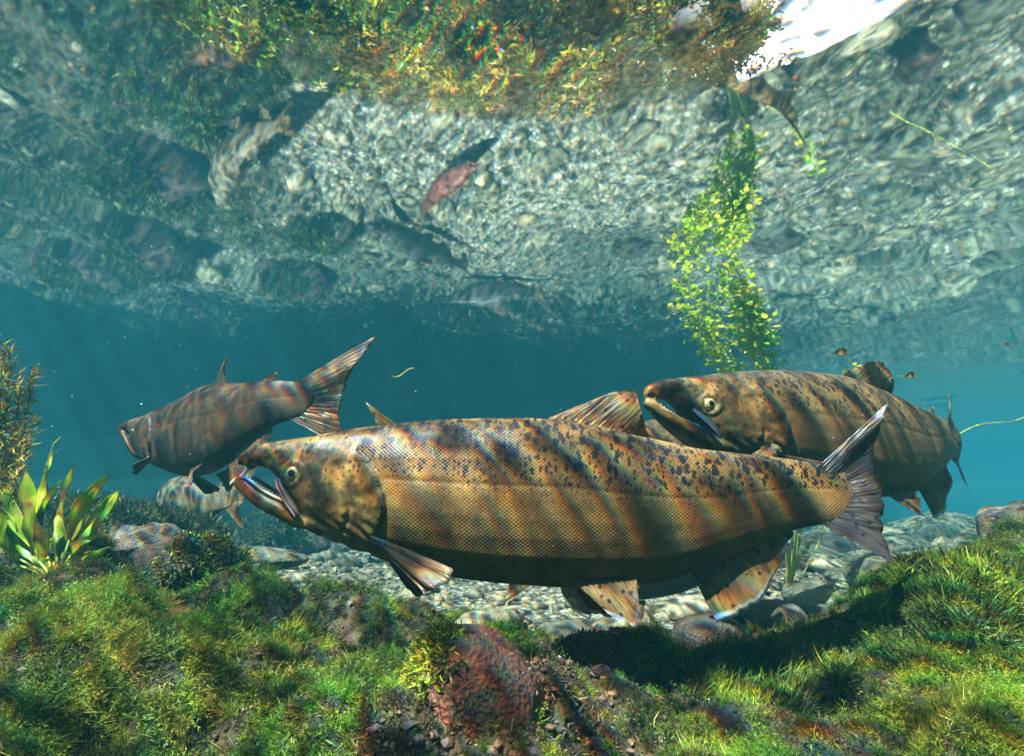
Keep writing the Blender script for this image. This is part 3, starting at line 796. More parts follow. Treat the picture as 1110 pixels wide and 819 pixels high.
for i, (bx_, by_, br_) in enumerate([(-2.6, 3.0, .4), (-1.9, 2.55, .22), (-3.4, 4.1, .45), (-1.7, 3.9, .26), (-2.4, 5.0, .4), (-4.4, 4.6, .5)]):
    B, T = ICO[3]
    d = 1 + 0.25 * fbm(B[:, 0] + i, B[:, 1], B[:, 2], 3, 320 + i)
    o = mesh_np('boulder', B * d[:, None] * np.array([br_, br_ * .85, br_ * .6]), T, M_DARKROCK)
    o.location = (bx_, by_, float(terrain(bx_, by_)) + 0.05)
    tag(o, ['large mossy boulder in the dim water left of the ledge rock', 'smallest mossy boulder, just behind the ledge rock', 'big mossy boulder behind the large one on the left', 'small mossy boulder behind the pale fish', 'mossy boulder farthest back on the left', 'biggest mossy boulder, outermost at the left'][i], 'rock', 'mossy boulders on the left')
    rock_moss(o, 2500, 0.05, M_MOSS_F, lambda V, N: (N[:, 2] > 0.2) & (noise(V[:, 0] * 6, V[:, 1] * 6, 0, 4) > -0.3), 'dark green moss on top', 340 + i, 0.005)

# ------------------------------------------------------------------ WATER PLANTS
M_LEAF = leafy('water_plant_leaf', [(0.1, (0.12, 0.28, 0.012)), (0.42, (0.36, 0.55, 0.02)), (0.66, (0.62, 0.66, 0.04)), (0.8, (0.52, 0.42, 0.10)), (0.95, (0.30, 0.16, 0.05))], 0.6, 0.4, 26, vary=0.4)
M_LEAF2 = leafy('tall_plant_leaf', [(0.1, (0.16, 0.40, 0.015)), (0.5, (0.38, 0.60, 0.02)), (0.85, (0.66, 0.68, 0.04))], 0.6, 0.4, 4, vary=0.7)
M_STEM = simple('green_stem', (0.30, 0.36, 0.06), 0.5)

def leaf_blade(name, base, tip, width, parent, mat, seed, cup=0.25, bendv=(0, 0, 0), nl=16, wavy=0.30, face=(0, -1, 0)):
    """one broad leaf with midrib, cupped and slightly wavy, two-sided thickness"""
    g = np.random.default_rng(seed)
    A, B = np.array(base), np.array(tip); L = np.linalg.norm(B - A)
    d = (B - A) / L
    n = np.asarray(face, float) + g.normal(size=3) * 0.35; n -= d * n.dot(d); n /= np.linalg.norm(n)
    s = np.cross(d, n)
    t = np.linspace(0, 1, nl); c = np.linspace(-1, 1, 7)
    wprof = np.interp(t, [0, .12, .35, .6, .85, 1], [.16, .35, .85, 1.0, .62, .03]) * width
    mid = A[None] + d[None] * (t * L)[:, None] + np.asarray(bendv)[None] * (np.sin(t * math.pi))[:, None]
    P = mid[:, None] + s[None, None] * (wprof[:, None] * c[None])[..., None]
    z = cup * wprof[:, None] * (c[None] ** 2) + wavy * wprof[:, None] * np.sin(t[:, None] * 14 + g.random() * 6 + c[None] * 1.5) * np.abs(c[None])
    P = P + n[None, None] * z[..., None]
    th = 0.0005 + 0.0011 * np.exp(-(c / .12) ** 2)
    F = P + n * (th[None, :, None]); K = P - n * (th[None, :, None])
    k = nl * 7; idx = np.arange(k).reshape(nl, 7); j = idx + k
    q = lambda a: np.stack([a[:-1, :-1], a[1:, :-1], a[1:, 1:], a[:-1, 1:]], -1).reshape(-1, 4)
    rim = [np.stack([e[:-1], e[1:], f[1:], f[:-1]], -1) for e, f in ((idx[:, 0], j[:, 0]), (idx[:, -1], j[:, -1]), (idx[-1], j[-1]))]
    V = np.concatenate([F.reshape(-1, 3), K.reshape(-1, 3)])
    return mesh_np(name, V, np.concatenate([q(idx), q(j)[:, ::-1]] + rim), mat, parent=parent, attrs={'tint': np.full(len(V), g.random())})

def broad_plant():
    b = Vector(ground_hit(62, 622))
    root = empty('broad_leaved_plant', b, 'broad-leaved bright green plant rising from the moss at the left edge', 'water plant')
    specs = [((40, 605), (57, 490), 8), ((62, 590), (80, 503), 8), ((75, 585), (118, 514), 11), ((82, 592), (129, 531), 11), ((48, 606), (6, 512), 10), ((36, 602), (28, 508), 13),
             ((68, 598), (83, 553), 7), ((60, 612), (62, 556), 9), ((52, 610), (47, 540), 9), ((30, 612), (-6, 545), 12), ((84, 606), (112, 578), 8), ((70, 612), (98, 596), 7), ((22, 606), (16, 530), 9),
             ((44, 615), (38, 562), 9), ((56, 615), (70, 575), 7), ((66, 604), (92, 540), 6), ((50, 600), (66, 520), 6), ((30, 600), (40, 530), 8), ((58, 608), (52, 578), 6), ((76, 610), (104, 560), 6), ((20, 612), (8, 560), 8), ((88, 610), (120, 592), 5), ((40, 612), (22, 575), 7)]
    for i, (a, c, w) in enumerate(specs):
        Ya = 1.00 + 0.05 * math.sin(i * 2.3); Yc = Ya + 0.04 * math.cos(i * 1.7)
        p0, p1 = at(*a, Ya) - b, at(*c, Yc) - b
        leaf_blade('leaf', p0, p1, 0.68 * w / F_PX * Ya, root, M_LEAF, 400 + i, bendv=(0.020 * math.sin(i * 3), -0.010, 0.0))
        V, Q = tube([np.array(p0) + (np.array([0, 0, -0.02]) * 0) , np.array(p0) * 0.5 + np.array([0, 0, -0.004]), np.array([0.004 * math.sin(i), 0.003 * math.cos(i), -0.01])], [0.0018, 0.002, 0.0025], 6)
        mesh_np('stem', V, Q, M_STEM, parent=root)
    pts = [at(44, 608, 1.02) - b, at(46, 540, 1.02) - b, at(52, 500, 1.02) - b, at(58, 481, 1.02) - b, at(66, 474, 1.02) - b]
    V, Q = tube([np.array(p) for p in pts], [0.002, 0.0015, 0.0012, 0.001, 0.002], 6)
    mesh_np('flower_stalk', V, Q, M_STEM, parent=root)
broad_plant()

def feathery_plant():
    b = Vector(ground_hit(4, 612)); b = at(2, 600, 1.04)
    root = empty('feathery_water_plant', b, 'feathery brown and olive plant at the left edge above the broad leaves', 'water plant')
    g = np.random.default_rng(77)
    parts, P, D, L = [], [], [], []
    for i in range(17):
        tip = at(-30 + 66 * g.random(), 366 + 120 * g.random() ** 1.2, 1.0 + 0.16 * g.random()) - b
        tip = np.array(tip)
        mid = tip * 0.55 + np.array([-0.03 + 0.03 * g.random(), 0.02 * g.random(), 0])
        path = [np.array([0, 0, 0]) * 1.0 + (1 - t) ** 2 * np.array([0.01 * g.normal() * 0, 0, 0]) + 2 * t * (1 - t) * mid + t * t * tip for t in np.linspace(0, 1, 22)]
        parts.append(tube(path, np.linspace(0.0018, 0.0007, 22), 5))
        for k in range(5, 22):
            for q in range(9):
                P.append(path[k] + g.normal(size=3) * 0.0015); d = g.normal(size=3) * 0.7 + (path[k] - path[k - 1]) / np.linalg.norm(path[k] - path[k - 1]) * 0.7
                D.append(d); L.append(0.010 + 0.014 * g.random())
    V, Q = joinm(parts)
    mesh_np('stems', V, Q, M_STEM, parent=root)
    root.children[0].name = 'stem'
    n = len(P)
    blades('needle_leaves', np.array(P), np.array(D), np.array(L), 0.0010 + 0.0008 * g.random(n), mossmat('feathery_leaf', [(0.15, (0.06, 0.07, 0.012)), (0.45, (0.22, 0.20, 0.03)), (0.7, (0.46, 0.36, 0.06)), (0.95, (0.55, 0.30, 0.09))], 0.45), g.random(n), kind='stuff', parent=root, seed=78, lean=(0.3, 0, 0.1))
feathery_plant()

def tall_plant():
    b = Vector(ground_hit(852, 648)); b.z -= 0.01
    root = empty('tall_water_plant', b, 'tall yellow green leafy plant rising to the surface behind the right salmon', 'water plant')
    g = np.random.default_rng(91)
    parts = []
    leaves = []
    top = np.array([0.86, 1.92, WZ - 0.03])
    for i in range(16):
        end = top + np.array([g.normal() * 0.085, g.normal() * 0.12, -0.02 - 0.22 * g.random() ** 2]) - np.array(b)
        if i in (0, 1): end = np.array(at((868, 880)[i], (572, 585)[i], b.y + .02)) - np.array(b)
        if i == 2: end = np.array(at(925, 398, 1.95)) - np.array(b)
        end[2] = min(end[2], WZ - 0.02 - b.z)
        m1 = end * np.array([0.25, 0.4, 0.45]) + np.array([0.20 if i > 1 else 0, 0, 0]) + g.normal(size=3) * 0.025
        path = np.array([2 * t * (1 - t) * m1 * 1.0 + t * t * end + (1 - t) ** 2 * np.array([g.normal() * .0, 0, 0]) for t in np.linspace(0, 1, 30)])
        path += np.stack([0.006 * np.sin(np.linspace(0, 9, 30) + i), 0.006 * np.cos(np.linspace(0, 8, 30) + i * 2), np.zeros(30)], -1) * np.linspace(0, 1, 30)[:, None]
        parts.append(tube(path, np.linspace(0.0028, 0.0015, 30), 5))
        for k in range(6, 30):
            hgt = path[k][2] + b.z
            nleaf = 0 if hgt < 0.62 else (4 if hgt < 1.05 else 13)
            if hgt < 0.35 and i > 1 and g.random() < 0.8: continue
            if i <= 1: nleaf = 1
            for q in range(nleaf):
                off = g.normal(size=3) * np.array([0.020, 0.022, 0.014]) * (0.5 if hgt < 0.7 else 1.5)
                if i <= 1: off *= 0.5
                p = path[k] + off; p[2] = min(p[2], WZ - 0.02 - b.z)
                leaves.append((path[k], p, 0.006 + 0.009 * g.random()))
    # runners drifting to the right just above the right salmon
    for (q0, q1, r0) in leaves:
        parts.append(tube([q0, (q0 + q1) / 2 + np.array([0, 0, 0.003]), q1], [0.0008, 0.0007, 0.0006], 3))
    V, Q = joinm(parts)
    mesh_np('stem', V, Q, M_STEM, parent=root)
    # leaves: small rounded discs of eight sides with a notch, each tilted its own way
    leaves.sort(key=lambda a: -a[2])
    def disc(p0, p, r):
        a = g.normal(size=3); a /= np.linalg.norm(a); a = a * 0.8 + np.array([0, -.5, .5]); a /= np.linalg.norm(a)
        u = (p - p0) + g.normal(size=3) * 0.004; u -= a * u.dot(a); u /= np.linalg.norm(u) + 1e-9; v = np.cross(a, u)
        th = np.linspace(0.25, 2 * math.pi - 0.25, 9)
        ring = p + r * (np.cos(th)[:, None] * -u * 1.1 + np.sin(th)[:, None] * v * 0.9) + a * (0.12 * r * np.cos(2 * th))[:, None]
        V = np.concatenate([[p - u * r * 0.55], ring]); T = np.array([[0, k + 1, k + 2] for k in range(8)])
        return V, T
    for i, lf in enumerate(leaves[:300]):
        V, T = disc(*lf)
        mesh_np('leaf', V, T, M_LEAF2, parent=root, smooth=False, attrs={'tint': np.full(len(V), g.random())})
    V, T = joinm([disc(*lf) for lf in leaves[300:]])
    o = mesh_np('foliage', V, T, M_LEAF2, parent=root, smooth=False, attrs={'tint': np.repeat(g.random(len(V) // 10), 10)}); o['kind'] = 'stuff'
tall_plant()

# ------------------------------------------------------------------ DRIFTING BITS
def drift(label, px, py, Y, L, mat, name, seed, kind='leaf', cat='leaf'):
    c = at(px, py, Y)
    if kind == 'leaf':
        r = empty(name, c, label, cat)
        leaf_blade('blade', (-L / 2, 0, 0), (L / 2, 0.002, 0.1 * L), L * 0.22, r, mat, seed, cup=0.5, bendv=(0, 0, 0.1 * L))
        V, Q = tube([(-L / 2, 0, 0), (-L * .7, 0, .06 * L), (-L * .85, 0.002, .03 * L)], [L * .03, L * .02, L * .015], 5)
        mesh_np('leaf_stalk', V, Q, M_STEM, parent=r)
    else:
        t = np.linspace(0, 1, 14)
        V, Q = tube(np.stack([L * (t - .5), 0.1 * L * np.sin(t * 5), L * 0.22 * np.sin(t * 4 + seed) * (1 - t * .4)], -1), 0.02 * L * (0.4 + np.sin(t * 3.1)), 6)
        o = mesh_np(name, V, Q, mat); o.location = c; tag(o, label, cat)
M_DLEAF = leafy('drifting_leaf_brown', [(0.2, (0.18, 0.07, 0.02)), (0.6, (0.42, 0.22, 0.05)), (0.9, (0.6, 0.42, 0.12))], 0.4, 0.5, 60)
drift('brownish yellow leaf floating just above the back of the right salmon', 912, 384, 1.5, 0.055, M_DLEAF, 'drifting_leaf', 1)
drift('tiny pale yellow leaf drifting right of the dorsal fin of the right salmon', 987, 408, 1.4, 0.040, M_DLEAF, 'drifting_leaf', 2)
drift('tiny orange leaf drifting near the right edge', 1092, 374, 1.6, 0.024, M_DLEAF, 'drifting_leaf', 3)
drift('curled yellow plant shred drifting above the largest salmon', 437, 403, 1.1, 0.055, M_STEM, 'drifting_shred', 4, kind='s', cat='plant shred')
def twig():
    A, B = np.array(at(1040, 470, 1.9)), np.array(at(1150, 438, 2.1))
    t = np.linspace(0, 1, 18)
    P = A[None] + (B - A)[None] * t[:, None] + np.stack([t * 0, t * 0, 0.012 * np.sin(t * 9)], -1)
    V, Q = tube(P - A, 0.0028 * (1 - .4 * t), 6)
    o = mesh_np('stem_strand', V, Q, M_STEM); o.location = A
    tag(o, 'pale thin plant strand in the open water right of the right salmon', 'plant strand')
twig()
def particles():
    n = 6000
    y = 0.65 + 2.6 * rng.random(n); x = (rng.random(n) * 2 - 1) * 1.15 * y; z = 0.3 + 0.87 * rng.random(n)
    s = (0.00025 + 0.0011 * rng.random(n) ** 5)
    B = np.array([[1, 1, 1], [-1, -1, 1], [-1, 1, -1], [1, -1, -1]]) * 0.6
    T = np.array([[0, 1, 2], [0, 3, 1], [0, 2, 3], [1, 3, 2]])
    V = B[None] * s[:, None, None] + rng.normal(size=(n, 4, 3)) * s[:, None, None] * .4 + np.stack([x, y, z], -1)[:, None]
    o = mesh_np('suspended_particles', V.reshape(-1, 3), (T[None] + (np.arange(n) * 4)[:, None, None]).reshape(-1, 3), simple('silt', (0.65, 0.66, 0.55), 0.7))
    tag(o, 'fine pale specks hanging in the water', kind='stuff')
particles()

# ------------------------------------------------------------------ RIVER BANK AND TREES above the water
M_BARK = rocky('bark', (0.03, 0.022, 0.016), (0.07, 0.05, 0.035), (0.13, 0.10, 0.075), 6, 0.02)
M_SOIL = rocky('bank_soil', (0.02, 0.018, 0.01), (0.05, 0.05, 0.02), (0.09, 0.08, 0.04), 2, 0.02)
LEAF_RAMPS = [
    [(0.15, (0.03, 0.08, 0.01)), (0.45, (0.09, 0.20, 0.015)), (0.7, (0.28, 0.32, 0.03)), (0.9, (0.50, 0.38, 0.05))],
    [(0.15, (0.05, 0.09, 0.012)), (0.4, (0.24, 0.26, 0.02)), (0.65, (0.55, 0.38, 0.04)), (0.9, (0.65, 0.26, 0.05))],
    [(0.15, (0.015, 0.035, 0.01)), (0.5, (0.04, 0.08, 0.02)), (0.8, (0.09, 0.13, 0.03)), (0.95, (0.28, 0.22, 0.05))],
]
M_TREE = [leafy('tree_leaves_%d' % k, LEAF_RAMPS[k], 0.5, 0.5, 0.7) for k in range(3)]

def bank():
    xs = np.linspace(-25, 25, 420); ys = np.linspace(0, 1, 30)
    X, T = np.meshgrid(xs, ys)
    front = 7.0 + 1.3 * noise(xs * 0.45, xs * 0, 0, 3) + 0.22 * np.maximum(xs, 0) + 0.1 * np.maximum(xs - 1, 0) + np.maximum(xs - 8, 0) * 1.0 - 0.45 * np.maximum(-xs - 0.5, 0)  # edge brought nearer at left so the bank shades that water
    front = np.maximum(front + 1.7 + 1.3 * noise(xs * 1.3, xs * 0, 0, 13) + 0.6 * noise(xs * 3.7, xs * 0, 0, 17), 4.5)
    Y = front[None] + T * (25 - front[None])
    Z = WZ + 0.03 + 0.5 * sstep(0, .1, T) + 2.2 * T + 0.25 * fbm(X * .5, Y * .5, 0, 3, 8) * sstep(0, .1, T)
    n = len(ys); k = len(xs)
    top = np.stack([X, Y, Z], -1)
    bot = np.stack([X, Y, np.full_like(X, WZ + 0.02)], -1)
    V = np.concatenate([top.reshape(-1, 3), bot.reshape(-1, 3)])
    idx = np.arange(n * k).reshape(n, k); j = idx + n * k
    Q = np.stack([idx[:-1, :-1], idx[:-1, 1:], idx[1:, 1:], idx[1:, :-1]], -1).reshape(-1, 4)
    Q2 = np.stack([j[:-1, :-1], j[1:, :-1], j[1:, 1:], j[:-1, 1:]], -1).reshape(-1, 4)
    F = np.stack([idx[0, :-1], j[0, :-1], j[0, 1:], idx[0, 1:]], -1)
    o = mesh_np('river_bank', V, np.concatenate([Q, Q2, F]), M_SOIL)
    tag(o, kind='structure')
bank()

def tree(x, y, z, h, rad, kind, seed, label, leaf=0.10, n=36000, low=0.25):
    g = np.random.default_rng(seed)
    root = empty('broadleaf_tree', (x, y, z), label, 'tree', 'trees on the bank above the water')
    lean = g.normal(size=2) * 0.05
    tp = [(lean[0] * t * h, lean[1] * t * h, t * h * 0.8) for t in np.linspace(0, 1, 8)]
    parts = [tube(tp, 0.03 * h * (1 - 0.8 * np.linspace(0, 1, 8)) + 0.02, 10)]
    ends = []
    for k in range(13):
        t = low + (0.95 - low) * k / 12; a = g.random() * 6.283
        p0 = np.array([lean[0] * t * h, lean[1] * t * h, t * h * 0.8])
        L = rad * (0.6 + 0.5 * g.random()) * (1.1 - 0.5 * t)
        d = np.array([math.cos(a), math.sin(a), 0.35])
        pth = [p0 + d * L * q + np.array([0, 0, 0.3 * L * q * q]) for q in np.linspace(0, 1, 5)]
        parts.append(tube(pth, 0.008 * h * (1 - 0.85 * np.linspace(0, 1, 5)) + 0.006, 6))
        ends += pth[2:]
    V, Q = joinm(parts)
    mesh_np('trunk', V, Q, M_BARK, parent=root)
    ends = np.array(ends)
    nc = 130
    c = ends[g.integers(len(ends), size=nc)] + g.normal(size=(nc, 3)) * rad * 0.22
    cr = rad * (0.14 + 0.2 * g.random(nc))
    k = g.integers(nc, size=n)
    d = g.normal(size=(n, 3)); d /= np.linalg.norm(d, axis=1)[:, None]
    P = c[k] + d * (cr[k] * g.random(n) ** 0.45)[:, None]
    a = g.normal(size=(n, 3)); a /= np.linalg.norm(a, axis=1)[:, None]
    b = np.cross(a, g.normal(size=(n, 3))); b /= np.linalg.norm(b, axis=1)[:, None]
    s = leaf * (0.6 + 0.8 * g.random(n))[:, None]
    nn = np.cross(a, b)
    V = np.stack([P - a * s, P + b * s * 0.45 + nn * s * .15, P + a * s, P - b * s * 0.45 + nn * s * .15], 1).reshape(-1, 3)
    Q = np.arange(n * 4).reshape(-1, 4)
    tint = np.repeat(np.clip(0.55 * g.random(nc)[k] + 0.45 * g.random(n), 0, 1), 4)
    o = mesh_np('crown', V, Q, M_TREE[kind], parent=root, smooth=False, attrs={'tint': tint})
    return root
TREES = [
    (-11.5, 10.2, 17.5, 4.6, 0, 'green tree outermost on the left of the bank above the water'),
    (-7.4, 10.0, 17.0, 4.0, 0, 'green leafy tree second from the left along the bank above the water'),
    (-3.7, 10.4, 17.5, 3.9, 0, 'tall green tree with yellowing leaves left of the golden tree'),
    (-0.4, 10.4, 17.0, 3.6, 1, 'golden and orange autumn tree above the middle of the water'),
    (2.6, 11.3, 18.5, 3.5, 1, 'yellow autumn tree right of centre, between the golden and the yellow-orange tree'),
    (7.2, 12.4, 20.0, 2.8, 1, 'yellow-orange autumn tree right beside the bright patch of sky'),
    (-6.0, 13.0, 15.0, 4.8, 2, 'tall dark green tree standing behind the left bank trees'),
    (1.0, 12.8, 14.5, 4.4, 2, 'tall dark green tree standing behind the golden tree'),
]
for i, (x, y, h, r, k, lab) in enumerate(TREES):
    tree(x, y, WZ + 0.5 + 0.12 * (y - 7), h, r, k, 100 + i, lab, low=0.12)

# ------------------------------------------------------------------ SALMON
def skin_material(name, back, flank, belly, head, gold, spot=1.0, pale=0.0):
    m = NT(name)
    rest = m.attr('rest', 1)
    h, sc, mk = m.attr('hgt'), m.attr('scaly'), m.attr('mark')
    # rows of scales: staggered cells stretched along the body
    sx = m.n('SeparateXYZ'); m.l(rest, sx.inputs[0]); X, Z = sx.outputs[0], sx.outputs[2]
    ax = m.math('MULTIPLY', X, 142.0); az = m.math('MULTIPLY', Z, 182.0)
    v_ = m.vor2(m.math('ADD', ax, az), m.math('SUBTRACT', ax, az), 0.15)
    sd, scol = v_.outputs['Distance'], v_.outputs['Color']
    sep = m.n('SeparateColor'); m.l(scol, sep.inputs[0])
    n1 = m.noise(rest, 7, 4, 0.6); n2 = m.noise(rest, 60, 4, 0.6); n3 = m.noise(rest, 17, 3, 0.6)
    hh = m.math('ADD', h, m.math('MULTIPLY_ADD', n1, 0.30, -0.15))
    c = m.ramp(hh, [(0.02, belly), (0.22, tuple(0.6 * a + 0.4 * b for a, b in zip(belly, flank))), (0.45, flank), (0.72, tuple(0.45 * a + 0.55 * b for a, b in zip(flank, back))), (0.92, back)])
    c = m.mix(m.ramp(n3, [(0.42, 0.0), (0.68, 0.75)]), c, gold)
    hc = m.mix(m.ramp(m.noise(rest, 22, 4, 0.65), [(0.4, 0.0), (0.62, 1.0)]), head, gold)
    hc = m.mix(m.ramp(m.noise(rest, 30, 5, 0.65), [(0.44, 0.0), (0.60, 0.85)]), hc, tuple(0.45 * v for v in back))
    c = m.mix(sc, hc, c)
    # pigment at scale edges, gold in the middle of each scale
    edge = m.math('MULTIPLY', m.math('MULTIPLY', m.ramp(sd, [(0.22, 0.0), (0.62, 1.0)]), sc), m.ramp(m.noise(rest, 9, 5, 0.7), [(0.36, 0.12), (0.60, 1.0)]))
    c = m.mix(m.math('MULTIPLY', edge, 0.72), c, tuple(x * 0.22 for x in back))
    c = m.mix(m.math('MULTIPLY', m.math('MULTIPLY', sep.outputs[0], sc), 0.3), c, gold)
    # black spots on the back, irregular
    wb = m.n('SeparateXYZ'); m.l(m.noise(rest, 90, 2, 0.5, out=1), wb.inputs[0])
    vs = m.vor2(m.math('MULTIPLY_ADD', wb.outputs[0], 1.1, m.math('MULTIPLY', X, 74.0)), m.math('MULTIPLY_ADD', wb.outputs[1], 0.9, m.math('MULTIPLY', Z, 42.0)), 1.0)
    spd = vs.outputs['Distance']; sp2 = m.n('SeparateColor'); m.l(vs.outputs['Color'], sp2.inputs[0])
    lim = m.ramp(hh, [(0.48, 0.0), (0.78, 1.0)])
    size = m.math('MULTIPLY', m.math('MULTIPLY_ADD', sp2.outputs[1], 0.22, 0.23), m.math('MULTIPLY', lim, m.math('MULTIPLY_ADD', sc, 0.65, 0.35)))
    s_ = m.math('MULTIPLY', m.math('SUBTRACT', size, spd), 14.0, clamp=True)
    c = m.mix(m.math('MULTIPLY', s_, spot), c, (0.008, 0.009, 0.013))
    c = m.mix(m.math('MULTIPLY', m.ramp(n2, [(0.5, 0.0), (0.75, 1.0)]), 0.35), c, tuple(x * 0.4 for x in back))
    # fine pepper of small dots over back and head
    vp = m.vor2(m.math('MULTIPLY_ADD', wb.outputs[1], 0.8, m.math('MULTIPLY', X, 128.0)), m.math('MULTIPLY_ADD', wb.outputs[2], 0.8, m.math('MULTIPLY', Z, 96.0)), 1.0)
    pd = m.n('SeparateColor'); m.l(vp.outputs['Color'], pd.inputs[0])
    pf = m.math('MULTIPLY', m.math('SUBTRACT', m.math('MULTIPLY', m.ramp(pd.outputs[0], [(0.30, 0.0), (0.75, 0.38)]), m.ramp(hh, [(0.4, 0.0), (0.65, 1.0)])), vp.outputs['Distance']), 9.0, clamp=True)
    c = m.mix(m.math('MULTIPLY', pf, 0.85 * spot), c, (0.010, 0.010, 0.013))
    # mouth rim, gill cover edge, scars: pale bluish skin
    c = m.mix(m.math('MULTIPLY', mk, m.ramp(n2, [(0.35, 0.35), (0.6, 1.0)])), c, (0.19, 0.18, 0.22))
    if pale: c = m.mix(pale, c, (0.35, 0.36, 0.28))
    m.set(Base_Color=c, Roughness=m.math('MULTIPLY_ADD', n2, 0.2, 0.38), Specular_IOR_Level=0.28)
    hgt = m.math('ADD', m.math('MULTIPLY', m.math('MULTIPLY', sd, sc), -1.0), m.math('MULTIPLY', n2, 0.5))
    m.set(Normal=m.bump(hgt, 0.0007))
    return m.m

def fin_material(name, c1, c2, tipc, spots=True, trans=0.3):
    m = NT(name)
    u, v = m.attr('along'), m.attr('across')
    rest = m.attr('rest', 1)
    n = m.noise(rest, 25, 4, 0.6)
    cb = m.n('CombineXYZ'); m.l(m.math('MULTIPLY', v, 26.0), cb.inputs[0]); m.l(m.math('MULTIPLY', u, 2.2), cb.inputs[1])
    ray = m.noise(cb.outputs[0], 1.0, 2, 0.5)
    f = m.math('ADD', m.math('MULTIPLY', n, 0.5), m.math('MULTIPLY', ray, 0.55))
    c = m.ramp(f, [(0.36, c1), (0.52, c2), (0.68, tuple(min(1, x * 1.6) for x in c2))])
    if spots:
        q = m.vmath('MULTIPLY', rest, (1.0, 0.6, 1.0))
        spd = m.vor(q, 62.0, 1.0)
        s_ = m.math('MULTIPLY', m.math('SUBTRACT', 0.27, spd), 12.0, clamp=True)
        c = m.mix(m.math('MULTIPLY', s_, 0.9), c, (0.010, 0.010, 0.012))
    c = m.mix(m.ramp(u, [(0.0, 0.55), (0.2, 0.0)]), c, c1)
    c = m.mix(m.math('MULTIPLY', m.ramp(m.math('ADD', u, m.math('MULTIPLY', v, -0.12)), [(0.83, 0.0), (0.93, 1.0)]), m.attr('tipw')), c, tipc)
    m.set(Base_Color=c, Roughness=0.38)
    m.set(Normal=m.bump(ray, 0.004))
    tr = m.n('BsdfTranslucent'); m.l(c, tr.inputs[0])
    mx = m.n('MixShader'); mx.inputs[0].default_value = trans
    m.l(m.b, mx.inputs[1]); m.l(tr, mx.inputs[2]); m.l(mx, m.out.inputs[0])
    return m.m

M_EYE = None
def eye_mats():
    m = NT('iris')
    n = m.noise(m.pos(), 300, 3)
    m.set(Base_Color=m.ramp(n, [(0.3, (0.20, 0.15, 0.05)), (0.6, (0.36, 0.29, 0.13)), (0.8, (0.55, 0.47, 0.26))]), Roughness=0.12, Coat_Weight=1.0)
    return m.m, simple('pupil', (0.004, 0.004, 0.005), 0.05), simple('eye_rim', (0.20, 0.14, 0.06), 0.3)
M_IRIS, M_PUPIL, M_RIM = eye_mats()
M_TEETH = simple('teeth', (0.75, 0.72, 0.62), 0.25)
M_MOUTH = simple('mouth_lining', (0.30, 0.30, 0.38), 0.3)
M_LIP = simple('lip', (0.22, 0.23, 0.33), 0.3)

# outline of the near salmon (photo pixels), turned into metres in the plane it swims in
Y0 = 0.78
TOP = [(258.5, 499), (260, 493), (263, 489.5), (272, 485.5), (290, 480), (320, 475.5), (350, 471), (385, 464.5), (430, 458.5), (480, 454.5), (540, 453), (600, 454), (650, 462), (700, 474), (750, 485), (800, 491), (850, 497), (880, 502), (898, 504.5), (910, 509), (918, 518), (923, 534)]
BOT_U = [(258.5, 503), (260, 507), (263, 508.5), (266, 506.5), (268, 503.5), (275, 504), (285, 508), (291, 513), (298, 520), (304, 530), (310, 539), (318, 550), (326, 560), (335, 568), (350, 579), (400, 599), (450, 616), (500, 627), (560, 634), (620, 637), (680, 634), (730, 626), (770, 611), (800, 599), (840, 581), (870, 571), (898, 565.5), (910, 561), (918, 552), (923, 536)]
TOP_L = [(249.5, 518), (252, 515.8), (256, 515), (262, 515.5), (268, 519.5), (280, 528), (295, 535.5), (308, 540.5), (318, 547), (326, 553), (340, 556), (365, 558)]
BOT_L = [(249.5, 521), (252, 525.5), (256, 530), (262, 535), (270, 542), (285, 552.5), (305, 563), (320, 569.5), (345, 577.5), (365, 584)]
ORI = at(261, 500, Y0)
def loc(px, py):
    p = at(px, py, Y0); return p.x - ORI.x, p.z - ORI.z
def locy(px, py, y):
    p = at(px, py, Y0 + y); return p.x - ORI.x, p.z - ORI.z
def curve(pts, y=0.0):
    a = np.array([locy(p[0], p[1], y) for p in pts]); return a[:, 0], a[:, 1]
TX, TZ = curve(TOP); BX, BZ = curve(BOT_U)
_nx, _nz = curve(BOT_U, -0.022); _k = sstep(BX[12] + .0, BX[8], BX); BX, BZ = BX * (1 - _k) + _nx * _k, BZ * (1 - _k) + _nz * _k; LTX, LTZ = curve(TOP_L, -0.012); LBX, LBZ = curve(BOT_L)
SL = loc(905, 530)[0]            # standard length
WX = np.array([-0.01, 0.0, 0.02, 0.05, 0.09, 0.14, 0.20, 0.30, 0.42, 0.55, 0.68, 0.80, 0.90, 0.955, 0.99, 1.03]) * SL
WW = np.array([0.004, 0.011, 0.017, 0.026, 0.038, 0.052, 0.064, 0.074, 0.078, 0.074, 0.060, 0.042, 0.024, 0.012, 0.006, 0.003]) * SL
GILL = [(386, 488), (396, 497), (407, 511), (413, 524), (417, 538), (417, 551), (412, 566), (403, 580), (392, 590)]
GX, GZ = curve(GILL, -0.058)
EYE_C = locy(318.5, 513, -0.036)

